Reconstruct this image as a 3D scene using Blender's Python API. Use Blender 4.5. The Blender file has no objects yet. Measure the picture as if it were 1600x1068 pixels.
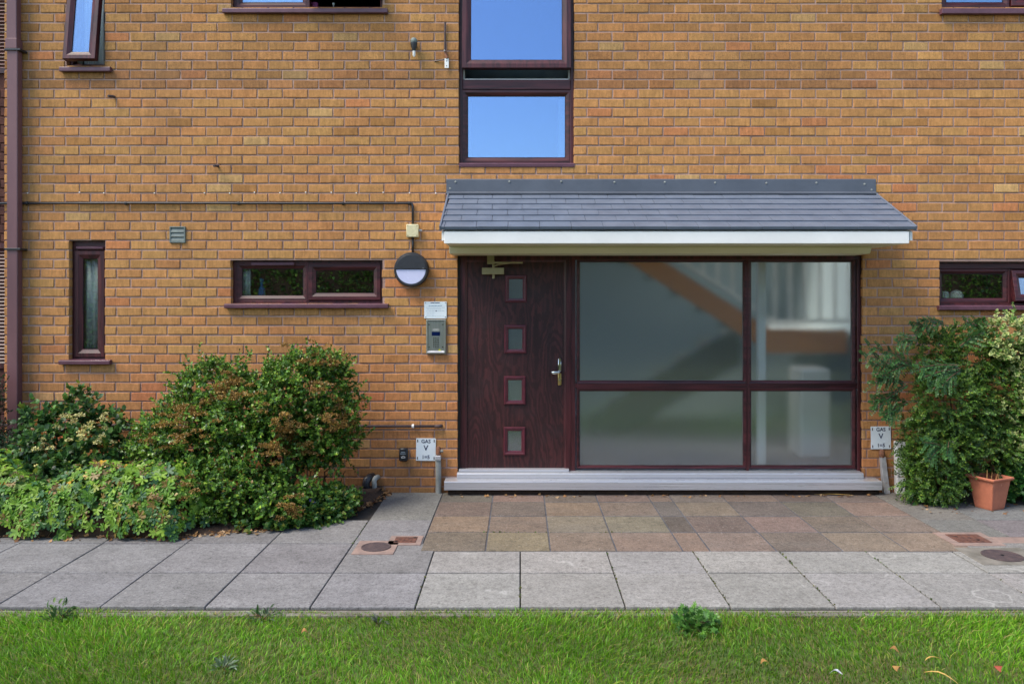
import bpy, bmesh, math, random
import numpy as np
from mathutils import Vector, Matrix, Euler

random.seed(7)
rng = np.random.default_rng(11)
R = math.radians
scene = bpy.context.scene
col = scene.collection

# ------------------------------------------------------------------ camera, sky, sun, exposure
D = 7.3                      # metres from the camera to the brick face (world y = 0)
S = 172.0                    # photograph pixels per metre on the brick face
F = S * D
CX, CY = 813.0, 465.0        # where the lens axis meets the photograph
H = (768 - 465) / S          # eye height over the paving
cam_d = bpy.data.cameras.new('camera')
cam = bpy.data.objects.new('camera', cam_d)
col.objects.link(cam)
cam.location = (0, -D, H)
cam.rotation_euler = (R(90), 0, 0)
cam_d.sensor_width = 36
cam_d.lens = 36 * F / 1600
cam_d.shift_x = -(CX - 800) / 1600
cam_d.shift_y = (CY - 534) / 1600
cam_d.clip_end = 2000
scene.camera = cam

SUN_EL, SUN_AZ = 55, 240     # azimuth clockwise from +Y: sun high behind the camera, to its left
world = bpy.data.worlds.new('World')
scene.world = world
world.use_nodes = True
wn = world.node_tree
bg = wn.nodes['Background']
sky = wn.nodes.new('ShaderNodeTexSky')
sky.sky_type = 'NISHITA'
sky.sun_disc = False
sky.sun_elevation = R(SUN_EL)
sky.sun_rotation = R(SUN_AZ)
sky.air_density = 1.0
sky.dust_density = 1.0
sky.ozone_density = 1.0
wn.links.new(sky.outputs[0], bg.inputs[0])
bg.inputs[1].default_value = 0.105

sun_d = bpy.data.lights.new('sun', 'SUN')
sun_d.energy = 1.5
sun_d.angle = R(28)
sun_d.color = (1.0, 0.91, 0.78)
sun = bpy.data.objects.new('sun', sun_d)
col.objects.link(sun)
az, el = R(SUN_AZ), R(SUN_EL)
sun_dir = Vector((math.sin(az) * math.cos(el), math.cos(az) * math.cos(el), math.sin(el)))
sun.rotation_euler = (-sun_dir).to_track_quat('-Z', 'Y').to_euler()
sun.location = sun_dir * 30

scene.view_settings.view_transform = 'Standard'
scene.view_settings.look = 'None'
scene.view_settings.gamma = 1.0
scene.view_settings.use_curve_mapping = False
scene.view_settings.exposure = 1.62
scene.cycles.use_denoising = True
scene.cycles.max_bounces = 10
scene.cycles.transparent_max_bounces = 12


# ------------------------------------------------------------------ measures
def wx(px, y=0.0):
    return (px - CX) * (D + y) / F


def wz(py, y=0.0):
    return H - (py - CY) * (D + y) / F


def gp(px, py, z=0.0):
    d = F * (H - z) / (py - CY)
    return (px - CX) * d / F, d - D


def lin(r, g, b, k=1.0):
    f = lambda c: ((c / 255) / 12.92 if c / 255 <= 0.04045 else ((c / 255 + 0.055) / 1.055) ** 2.4)
    return (f(r) * k, f(g) * k, f(b) * k)


# ------------------------------------------------------------------ materials
def new_mat(name):
    m = bpy.data.materials.new(name)
    m.use_nodes = True
    nt = m.node_tree
    return m, nt, nt.nodes['Principled BSDF']


def N(nt, kind, **kw):
    n = nt.nodes.new(kind)
    for k, v in kw.items():
        setattr(n, k, v)
    return n


def noise(nt, vec, scale, detail=4, rough=0.55, dist=0.0):
    n = N(nt, 'ShaderNodeTexNoise')
    n.inputs['Scale'].default_value = scale
    n.inputs['Detail'].default_value = detail
    n.inputs['Roughness'].default_value = rough
    n.inputs['Distortion'].default_value = dist
    if vec is not None:
        nt.links.new(vec, n.inputs['Vector'])
    return n.outputs[0]


def ramp(nt, fac, stops):
    r = N(nt, 'ShaderNodeValToRGB')
    e = r.color_ramp.elements
    while len(e) < len(stops):
        e.new(0.5)
    for i, (p, c) in enumerate(stops):
        e[i].position = p
        e[i].color = (*c, 1) if len(c) == 3 else c
    nt.links.new(fac, r.inputs[0])
    return r.outputs[0]


def mixc(nt, fac, a, b, mode='MIX'):
    m = N(nt, 'ShaderNodeMix', data_type='RGBA', blend_type=mode)
    for sock, v in ((m.inputs[0], fac), (m.inputs[6], a), (m.inputs[7], b)):
        if isinstance(v, (int, float)):
            sock.default_value = v
        elif isinstance(v, tuple):
            sock.default_value = (*v, 1) if len(v) == 3 else v
        else:
            nt.links.new(v, sock)
    return m.outputs[2]


def math_n(nt, op, a, b=None):
    m = N(nt, 'ShaderNodeMath', operation=op)
    for i, v in enumerate((a, b)):
        if v is None:
            continue
        if isinstance(v, (int, float)):
            m.inputs[i].default_value = v
        else:
            nt.links.new(v, m.inputs[i])
    return m.outputs[0]


def coords(nt, kind='Position', scale=None):
    if kind == 'Position':
        out = N(nt, 'ShaderNodeNewGeometry').outputs['Position']
    else:
        out = N(nt, 'ShaderNodeTexCoord').outputs[kind]
    if scale:
        mp = N(nt, 'ShaderNodeMapping')
        mp.inputs['Scale'].default_value = scale
        nt.links.new(out, mp.inputs['Vector'])
        out = mp.outputs[0]
    return out


def bump(nt, bsdf, height, strength, dist=0.01):
    b = N(nt, 'ShaderNodeBump')
    b.inputs['Strength'].default_value = strength
    b.inputs['Distance'].default_value = dist
    nt.links.new(height, b.inputs['Height'])
    nt.links.new(b.outputs[0], bsdf.inputs['Normal'])


def mat(name, c1, c2=None, scale=6, rough=0.6, metal=0.0, bmp=0.0, bscale=60, spec=0.5, stretch=None, speck=None, rvar=0.12):
    """plain surface: two colours mixed by noise, optional dark specks, fine relief"""
    m, nt, b = new_mat(name)
    v = coords(nt, 'Position', stretch)
    n1 = noise(nt, v, scale, 6, 0.6)
    c2 = c2 or tuple(x * 0.78 for x in c1)
    c = mixc(nt, ramp(nt, n1, [(0.35, (0, 0, 0)), (0.66, (1, 1, 1))]), c1, c2)
    if speck:
        ns = noise(nt, v, speck[0], 3, 0.7)
        c = mixc(nt, ramp(nt, ns, [(speck[1], (0, 0, 0)), (speck[1] + 0.07, (1, 1, 1))]), c, speck[2])
    nt.links.new(c, b.inputs['Base Color'])
    n2 = noise(nt, v, scale * 3.3, 4)
    rr = N(nt, 'ShaderNodeMapRange')
    rr.inputs['To Min'].default_value = max(0.02, rough - rvar)
    rr.inputs['To Max'].default_value = min(1, rough + rvar)
    nt.links.new(n2, rr.inputs['Value'])
    nt.links.new(rr.outputs[0], b.inputs['Roughness'])
    b.inputs['Metallic'].default_value = metal
    b.inputs['Specular IOR Level'].default_value = spec
    if bmp:
        bump(nt, b, noise(nt, v, bscale, 5, 0.6), bmp)
    return m


def brick_mat(name, from_object):
    m, nt, b = new_mat(name)
    pos = coords(nt)
    if from_object:
        oi = N(nt, 'ShaderNodeObjectInfo')
        base, amt = oi.outputs['Color'], oi.outputs['Alpha']
    else:
        at = N(nt, 'ShaderNodeAttribute', attribute_name='Col')
        base, amt = at.outputs['Color'], at.outputs['Alpha']
    n1 = noise(nt, coords(nt, 'Position', (1, 1, 0.6)), 15, 6, 0.72)
    c = mixc(nt, 1.0, base, ramp(nt, n1, [(0.25, (0.76, 0.74, 0.72)), (0.5, (0.99, 0.98, 0.96)), (0.78, (1.2, 1.19, 1.17))]), 'MULTIPLY')
    # vertical drag marks and speckled wire-cut face
    n3 = noise(nt, coords(nt, 'Position', (1, 1, 0.18)), 55, 3, 0.6)
    c = mixc(nt, 0.8, c, ramp(nt, n3, [(0.3, (0.74, 0.72, 0.70)), (0.7, (1.16, 1.16, 1.16))]), 'MULTIPLY')
    n7 = noise(nt, pos, 42, 4, 0.8)
    c = mixc(nt, 0.75, c, ramp(nt, n7, [(0.30, (0.76, 0.74, 0.72)), (0.5, (1.02, 1.02, 1.02)), (0.72, (1.2, 1.2, 1.18))]), 'MULTIPLY')
    n4 = noise(nt, pos, 85, 4, 0.8)
    sp = ramp(nt, n4, [(0.50, (0, 0, 0)), (0.64, (1, 1, 1))])
    c = mixc(nt, math_n(nt, 'MULTIPLY', sp, amt), c, (0.085, 0.055, 0.03))
    # pale lime bloom in a few places
    n5 = noise(nt, pos, 3.2, 6, 0.72)
    c = mixc(nt, math_n(nt, 'MULTIPLY', ramp(nt, n5, [(0.66, (0, 0, 0)), (0.80, (1, 1, 1))]), 0.22), c, (0.55, 0.42, 0.28))
    # sooty streaks
    n6 = noise(nt, coords(nt, 'Position', (1, 1, 0.25)), 1.7, 5, 0.65)
    c = mixc(nt, math_n(nt, 'MULTIPLY', ramp(nt, n6, [(0.53, (0, 0, 0)), (0.75, (1, 1, 1))]), 0.28), c, (0.14, 0.095, 0.05))
    nt.links.new(c, b.inputs['Base Color'])
    b.inputs['Roughness'].default_value = 0.9
    b.inputs['Specular IOR Level'].default_value = 0.25
    bump(nt, b, noise(nt, pos, 160, 4, 0.7), 0.35, 0.004)
    return m


def wood_mat(name, dark, light, axis='Z', rough=0.42, figure=False):
    """rosewood foil with grain along one axis"""
    m, nt, b = new_mat(name)
    sc = {'Z': (14, 14, 0.9), 'X': (0.9, 14, 14)}[axis]
    v = coords(nt, 'Position', sc)
    n1 = noise(nt, v, 2.2, 7, 0.62, 0.4)
    c = mixc(nt, ramp(nt, n1, [(0.38, (0, 0, 0)), (0.62, (1, 1, 1))]), dark, light)
    if figure:
        vo = N(nt, 'ShaderNodeTexVoronoi', feature='SMOOTH_F1')
        vo.inputs['Scale'].default_value = 1.0
        vo.inputs['Smoothness'].default_value = 0.6
        mp = N(nt, 'ShaderNodeMapping')
        mp.inputs['Scale'].default_value = (4.6, 0.0, 1.25)
        mp.inputs['Location'].default_value = (0.35, 0, 0.4)
        nt.links.new(coords(nt), mp.inputs['Vector'])
        nt.links.new(mp.outputs[0], vo.inputs['Vector'])
        wob = noise(nt, coords(nt, 'Position', (7, 0, 2.2)), 1.6, 5, 0.6)
        dd = math_n(nt, 'ADD', vo.outputs['Distance'], math_n(nt, 'MULTIPLY', wob, 0.42))
        sn = math_n(nt, 'SINE', math_n(nt, 'MULTIPLY', dd, 62.0))
        lines = ramp(nt, math_n(nt, 'ADD', math_n(nt, 'MULTIPLY', sn, 0.5), 0.5), [(0.30, (0, 0, 0)), (0.72, (1, 1, 1))])
        c = mixc(nt, math_n(nt, 'MULTIPLY', lines, 0.7), c, tuple(x * 0.50 for x in dark))
        sm = noise(nt, coords(nt, 'Position', (2.0, 1, 3.0)), 1.6, 3)
        c = mixc(nt, math_n(nt, 'MULTIPLY', ramp(nt, sm, [(0.5, (0, 0, 0)), (0.72, (1, 1, 1))]), 0.35), c, (0.035, 0.022, 0.024))
    nt.links.new(c, b.inputs['Base Color'])
    b.inputs['Roughness'].default_value = rough
    b.inputs['Specular IOR Level'].default_value = 0.42
    bump(nt, b, n1, 0.12, 0.003)
    return m


def leaf_mat(name, from_object=False, rough=0.45, trans=0.3):
    m, nt, b = new_mat(name)
    if from_object:
        base = N(nt, 'ShaderNodeObjectInfo').outputs['Color']
    else:
        base = N(nt, 'ShaderNodeAttribute', attribute_name='Col').outputs['Color']
    n1 = noise(nt, coords(nt), 45, 3)
    c = mixc(nt, 1.0, base, ramp(nt, n1, [(0.3, (0.95, 0.97, 0.92)), (0.72, (1.55, 1.52, 1.4))]), 'MULTIPLY')
    nt.links.new(c, b.inputs['Base Color'])
    b.inputs['Roughness'].default_value = rough
    b.inputs['Specular IOR Level'].default_value = 0.4
    tr = N(nt, 'ShaderNodeBsdfTranslucent')
    nt.links.new(c, tr.inputs['Color'])
    mx = N(nt, 'ShaderNodeMixShader')
    mx.inputs[0].default_value = trans
    nt.links.new(b.outputs[0], mx.inputs[1])
    nt.links.new(tr.outputs[0], mx.inputs[2])
    nt.links.new(mx.outputs[0], nt.nodes['Material Output'].inputs[0])
    return m


def clear_glass(name, refl=0.3, tint=(0.9, 0.95, 0.93), gcol=(0.95, 0.97, 1)):
    m, nt, b = new_mat(name)
    nt.nodes.remove(b)
    t = N(nt, 'ShaderNodeBsdfTransparent')
    t.inputs[0].default_value = (*tint, 1)
    g = N(nt, 'ShaderNodeBsdfGlossy')
    g.inputs['Roughness'].default_value = 0.0
    g.inputs['Color'].default_value = (*gcol, 1)
    mx = N(nt, 'ShaderNodeMixShader')
    mx.inputs[0].default_value = refl
    nt.links.new(t.outputs[0], mx.inputs[1])
    nt.links.new(g.outputs[0], mx.inputs[2])
    nt.links.new(mx.outputs[0], nt.nodes['Material Output'].inputs[0])
    return m


def frosted_glass(name, rough=0.12, refl=0.1, grain=0.0, tint=(0.88, 0.95, 0.93), grough=0.06, gcol=(1, 1, 1)):
    """obscure glass: rough refraction through the pane, soft mirror on its face"""
    m, nt, b = new_mat(name)
    nt.nodes.remove(b)
    t = N(nt, 'ShaderNodeBsdfRefraction')
    t.inputs['Color'].default_value = (*tint, 1)
    t.inputs['Roughness'].default_value = rough
    t.inputs['IOR'].default_value = 1.45
    g = N(nt, 'ShaderNodeBsdfGlossy')
    g.inputs['Roughness'].default_value = grough
    g.inputs['Color'].default_value = (*gcol, 1)
    mx = N(nt, 'ShaderNodeMixShader')
    mx.inputs[0].default_value = refl
    nt.links.new(t.outputs[0], mx.inputs[1])
    nt.links.new(g.outputs[0], mx.inputs[2])
    last = mx.outputs[0]
    if grain:
        d = N(nt, 'ShaderNodeBsdfDiffuse')
        d.inputs[0].default_value = (0.62, 0.70, 0.68, 1)
        m2 = N(nt, 'ShaderNodeMixShader')
        m2.inputs[0].default_value = grain
        nt.links.new(last, m2.inputs[1])
        nt.links.new(d.outputs[0], m2.inputs[2])
        last = m2.outputs[0]
    nt.links.new(last, nt.nodes['Material Output'].inputs[0])
    return m


MT = {}
MT['brick_obj'] = brick_mat('brick single', True)
MT['brick_att'] = brick_mat('brick joined', False)
MT['mortar'] = mat('mortar', lin(190, 158, 142), lin(152, 124, 114), scale=2.6, rough=0.95, bmp=0.5, bscale=140, spec=0.1, speck=(70, 0.62, lin(95, 70, 60)))
MT['dark_brick'] = mat('dark brick', lin(92, 60, 52), lin(70, 46, 44), scale=8, rough=0.9, bmp=0.4, bscale=120, spec=0.2)
MT['rosewood'] = wood_mat('rosewood', (0.024, 0.0055, 0.0075), (0.082, 0.017, 0.020), 'Z')
MT['rosewood_x'] = wood_mat('rosewood across', (0.024, 0.0055, 0.0075), (0.082, 0.017, 0.020), 'X')
MT['rosewood_door'] = wood_mat('rosewood door', (0.034, 0.0095, 0.0105), (0.066, 0.0165, 0.0165), 'Z', 0.5, True)
MT['trim'] = mat('plum trim', lin(92, 38, 50), lin(76, 32, 42), scale=20, rough=0.35)
MT['seal'] = mat('black rubber', (0.008, 0.008, 0.009), rough=0.6)
MT['vent_plum'] = mat('plum plastic', lin(98, 62, 74), lin(84, 52, 62), scale=15, rough=0.4)
MT['white'] = mat('white plastic', (0.82, 0.81, 0.77), (0.75, 0.74, 0.70), scale=3, rough=0.35)
MT['cream'] = mat('cream plastic', lin(214, 206, 168), lin(196, 188, 146), scale=30, rough=0.45)
MT['alu'] = mat('brushed aluminium', (0.60, 0.61, 0.63), (0.50, 0.50, 0.53), scale=5, rough=0.3, metal=0.5, stretch=(0.15, 1, 8), bmp=0.05, bscale=40)
MT['steel'] = mat('satin steel', (0.40, 0.40, 0.36), (0.32, 0.33, 0.28), scale=18, rough=0.38, metal=0.9, stretch=(8, 1, 0.4))
MT['chrome'] = mat('chrome', (0.7, 0.72, 0.7), rough=0.15, metal=1.0)
MT['brass'] = mat('brass', (0.62, 0.45, 0.18), (0.5, 0.36, 0.14), scale=40, rough=0.3, metal=0.9)
MT['goldpaint'] = mat('pale gold paint', (0.36, 0.31, 0.17), (0.30, 0.26, 0.14), scale=30, rough=0.42, metal=0.45)
MT['black'] = mat('black plastic', (0.012, 0.013, 0.016), (0.02, 0.021, 0.026), scale=20, rough=0.42)
MT['lampblack'] = mat('black lamp body', (0.016, 0.018, 0.022), (0.024, 0.026, 0.032), scale=30, rough=0.5)
MT['opal'] = mat('opal diffuser', (0.60, 0.62, 0.82), (0.55, 0.57, 0.78), scale=4, rough=0.25)
MT['greyvent'] = mat('grey green plastic', lin(112, 122, 116), lin(92, 102, 98), scale=20, rough=0.6)
MT['greypipe'] = mat('grey pipe', lin(150, 152, 146), lin(120, 122, 116), scale=10, rough=0.55, bmp=0.1)
MT['galv'] = mat('galvanised strip', lin(168, 168, 168), lin(138, 138, 138), scale=16, rough=0.5, metal=0.0, speck=(22, 0.66, lin(130, 78, 50)))
MT['rust'] = mat('rusty fitting', lin(140, 92, 64), lin(96, 66, 52), scale=60, rough=0.8)
MT['downpipe'] = mat('brown downpipe', lin(112, 76, 78), lin(96, 64, 68), scale=3, rough=0.45, stretch=(1, 1, 0.3))
MT['tile'] = mat('slate grey tile', (0.135, 0.160, 0.205), (0.105, 0.126, 0.165), scale=7, rough=0.45, bmp=0.12, bscale=90)
MT['lead'] = mat('grey flashing', (0.088, 0.10, 0.122), (0.066, 0.076, 0.094), scale=2.4, rough=0.45, bmp=0.25, bscale=7)
MT['soil'] = mat('soil', lin(70, 52, 38), lin(46, 34, 26), scale=20, rough=1, bmp=0.8, bscale=60)
MT['lawn'] = mat('lawn base', (0.060, 0.11, 0.016), (0.10, 0.09, 0.03), scale=3, rough=1, bmp=0.6, bscale=90)
MT['joint'] = mat('sandy joint', lin(56, 52, 47), lin(38, 35, 31), scale=9, rough=1, bmp=0.5, bscale=90, speck=(6, 0.64, lin(66, 80, 36)))
MT['haunch'] = mat('concrete edge', lin(128, 122, 112), lin(96, 92, 82), scale=8, rough=0.95, bmp=0.5)
MT['terracotta'] = mat('terracotta', lin(186, 112, 82), lin(164, 96, 72), scale=9, rough=0.8, bmp=0.15, speck=(14, 0.66, lin(206, 150, 116)))
MT['dry'] = mat('dry stalk', lin(190, 150, 90), lin(150, 106, 60), scale=20, rough=0.9)
MT['bark'] = mat('twig bark', lin(120, 88, 66), lin(82, 58, 44), scale=30, rough=0.9)
MT['iron'] = mat('rusty iron', lin(112, 72, 56), lin(74, 50, 44), scale=26, rough=0.85, bmp=0.4, bscale=120)
MT['oldiron'] = mat('dark iron', lin(84, 68, 66), lin(60, 50, 52), scale=26, rough=0.8, bmp=0.4, bscale=120)
MT['pinkcrete'] = mat('pink concrete', lin(150, 126, 114), lin(122, 104, 96), scale=12, rough=0.95, bmp=0.4, bscale=110)
MT['signwhite'] = mat('white sign', (0.74, 0.80, 0.82), (0.68, 0.76, 0.80), scale=12, rough=0.35)
MT['navy'] = mat('navy print', (0.012, 0.016, 0.07), rough=0.5)
MT['bluegrey'] = mat('faded blue print', (0.16, 0.30, 0.42), rough=0.6)
MT['greyprint'] = mat('faded grey print', (0.42, 0.50, 0.54), rough=0.6)
MT['screen'] = mat('dark blue screen', (0.004, 0.012, 0.06), rough=0.15)
MT['yellow'] = mat('yellow sticker', (0.62, 0.60, 0.02), rough=0.5)
MT['plaster'] = mat('interior paint', (0.52, 0.62, 0.66), (0.46, 0.56, 0.60), scale=1, rough=0.9)
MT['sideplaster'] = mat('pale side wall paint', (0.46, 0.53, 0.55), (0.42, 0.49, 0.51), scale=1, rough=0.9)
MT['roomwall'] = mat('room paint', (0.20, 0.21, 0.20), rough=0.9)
MT['carpet'] = mat('grey carpet', (0.26, 0.27, 0.27), rough=1)
MT['oak'] = mat('orange timber', lin(198, 126, 66), lin(178, 108, 54), scale=4, rough=0.5, stretch=(1, 1, 8))
MT['stairpaint'] = mat('stair paint', (0.84, 0.86, 0.84), rough=0.6)
MT['stairdark'] = mat('interior shade', (0.10, 0.12, 0.12), rough=0.9)  # dark colour standing in for shade under the stair and behind the window
MT['net'] = mat('net curtain', (0.80, 0.84, 0.86), (0.66, 0.74, 0.78), scale=9, rough=0.9, stretch=(9, 1, 0.3))
MT['pink'] = mat('pink plastic', (0.55, 0.10, 0.35), rough=0.4)
MT['teal'] = mat('teal plastic', (0.03, 0.30, 0.28), rough=0.4)
MT['blue'] = mat('blue plastic', (0.05, 0.28, 0.70), rough=0.4)
MT['glass'] = clear_glass('window glass', 0.35)
MT['glassblue'] = clear_glass('sky tinted window glass', 0.30, gcol=(0.46, 0.68, 1.0))  # blue of the mirrored sky put into the gloss tint
MT['frost'] = frosted_glass('obscure glass', 0.205, 0.11, 0.04, tint=(0.97, 1.0, 1.0), grough=0.14)
MT['soffit'] = mat('warm bounce soffit', (0.70, 0.66, 0.46), (0.64, 0.60, 0.41), scale=2, rough=0.5)  # warm bounce from ground and bricks put into the base colour
MT['frostsky'] = frosted_glass('obscure stair glass', 0.25, 0.36, 0.0, tint=(0.6, 0.72, 0.8), grough=0.03, gcol=(0.48, 0.67, 1.0))  # gloss tint carries the blue of the sky it mirrors
MT['leaf'] = leaf_mat('leaf')
MT['leaf_obj'] = leaf_mat('leaf single', True)
MT['glossleaf'] = leaf_mat('glossy leaf', rough=0.32, trans=0.18)
MT['grass'] = leaf_mat('grass blade', rough=0.5, trans=0.4)
MT['hedgeleaf'] = leaf_mat('hedge leaf', rough=0.6, trans=0.2)


def slab_mat(name, base, alt, stain, ring=False):
    m, nt, b = new_mat(name)
    v = coords(nt)
    oi = N(nt, 'ShaderNodeObjectInfo')
    n1 = noise(nt, v, 3.5, 6, 0.65)
    c = mixc(nt, ramp(nt, n1, [(0.32, (0, 0, 0)), (0.7, (1, 1, 1))]), base, alt)
    c = mixc(nt, 1.0, c, oi.outputs['Color'], 'MULTIPLY')
    n2 = noise(nt, v, 75, 4, 0.8)
    c = mixc(nt, ramp(nt, n2, [(0.50, (0, 0, 0)), (0.66, (0.85, 0.85, 0.85))]), c, stain)
    n3 = noise(nt, v, 60, 3, 0.7)
    c = mixc(nt, ramp(nt, n3, [(0.60, (0, 0, 0)), (0.72, (0.5, 0.5, 0.5))]), c, tuple(min(0.8, x * 1.9) for x in base))
    n4 = noise(nt, v, 11, 5, 0.75)
    c = mixc(nt, math_n(nt, 'MULTIPLY', ramp(nt, n4, [(0.52, (0, 0, 0)), (0.74, (1, 1, 1))]), 0.55), c, stain)
    n6 = noise(nt, coords(nt, 'Position', (0.5, 1.6, 1)), 2.1, 5, 0.7)
    c = mixc(nt, math_n(nt, 'MULTIPLY', ramp(nt, n6, [(0.45, (0, 0, 0)), (0.8, (1, 1, 1))]), 0.35), c, tuple(x * 0.55 for x in base))
    n8 = noise(nt, v, 27, 5, 0.78)
    c = mixc(nt, 0.9, c, ramp(nt, n8, [(0.30, (0.60, 0.59, 0.57)), (0.5, (1.0, 1.0, 1.0)), (0.72, (1.28, 1.27, 1.24))]), 'MULTIPLY')
    if ring:   # pale lichen circles
        vo = N(nt, 'ShaderNodeTexVoronoi', feature='F1')
        vo.inputs['Scale'].default_value = 3.4
        wv = N(nt, 'ShaderNodeVectorMath', operation='ADD')
        sc = N(nt, 'ShaderNodeVectorMath', operation='SCALE')
        sc.inputs['Scale'].default_value = 0.10
        nn = N(nt, 'ShaderNodeTexNoise')
        nn.inputs['Scale'].default_value = 7
        nt.links.new(v, nn.inputs['Vector'])
        nt.links.new(nn.outputs[1], sc.inputs[0])
        nt.links.new(v, wv.inputs[0])
        nt.links.new(sc.outputs[0], wv.inputs[1])
        nt.links.new(wv.outputs[0], vo.inputs['Vector'])
        band = ramp(nt, vo.outputs['Distance'], [(0.29, (0, 0, 0)), (0.315, (1, 1, 1)), (0.335, (1, 1, 1)), (0.36, (0, 0, 0))])
        gate = ramp(nt, noise(nt, v, 2.3, 3), [(0.50, (0, 0, 0)), (0.60, (1, 1, 1))])
        c = mixc(nt, math_n(nt, 'MULTIPLY', math_n(nt, 'MULTIPLY', band, gate), 0.28), c, (0.55, 0.54, 0.50))
    nt.links.new(c, b.inputs['Base Color'])
    b.inputs['Roughness'].default_value = 0.92
    b.inputs['Specular IOR Level'].default_value = 0.25
    bump(nt, b, noise(nt, v, 120, 5, 0.7), 0.5, 0.004)
    return m


MT['slab_grey'] = slab_mat('grey slab', lin(134, 132, 131), lin(115, 113, 112), lin(72, 70, 69))
MT['slab_light'] = slab_mat('pale slab', lin(150, 147, 142), lin(134, 131, 126), lin(92, 90, 84), True)
MT['slab_patio'] = slab_mat('patio slab', (0.25, 0.238, 0.222), (0.175, 0.166, 0.155), (0.052, 0.044, 0.034))


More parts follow.
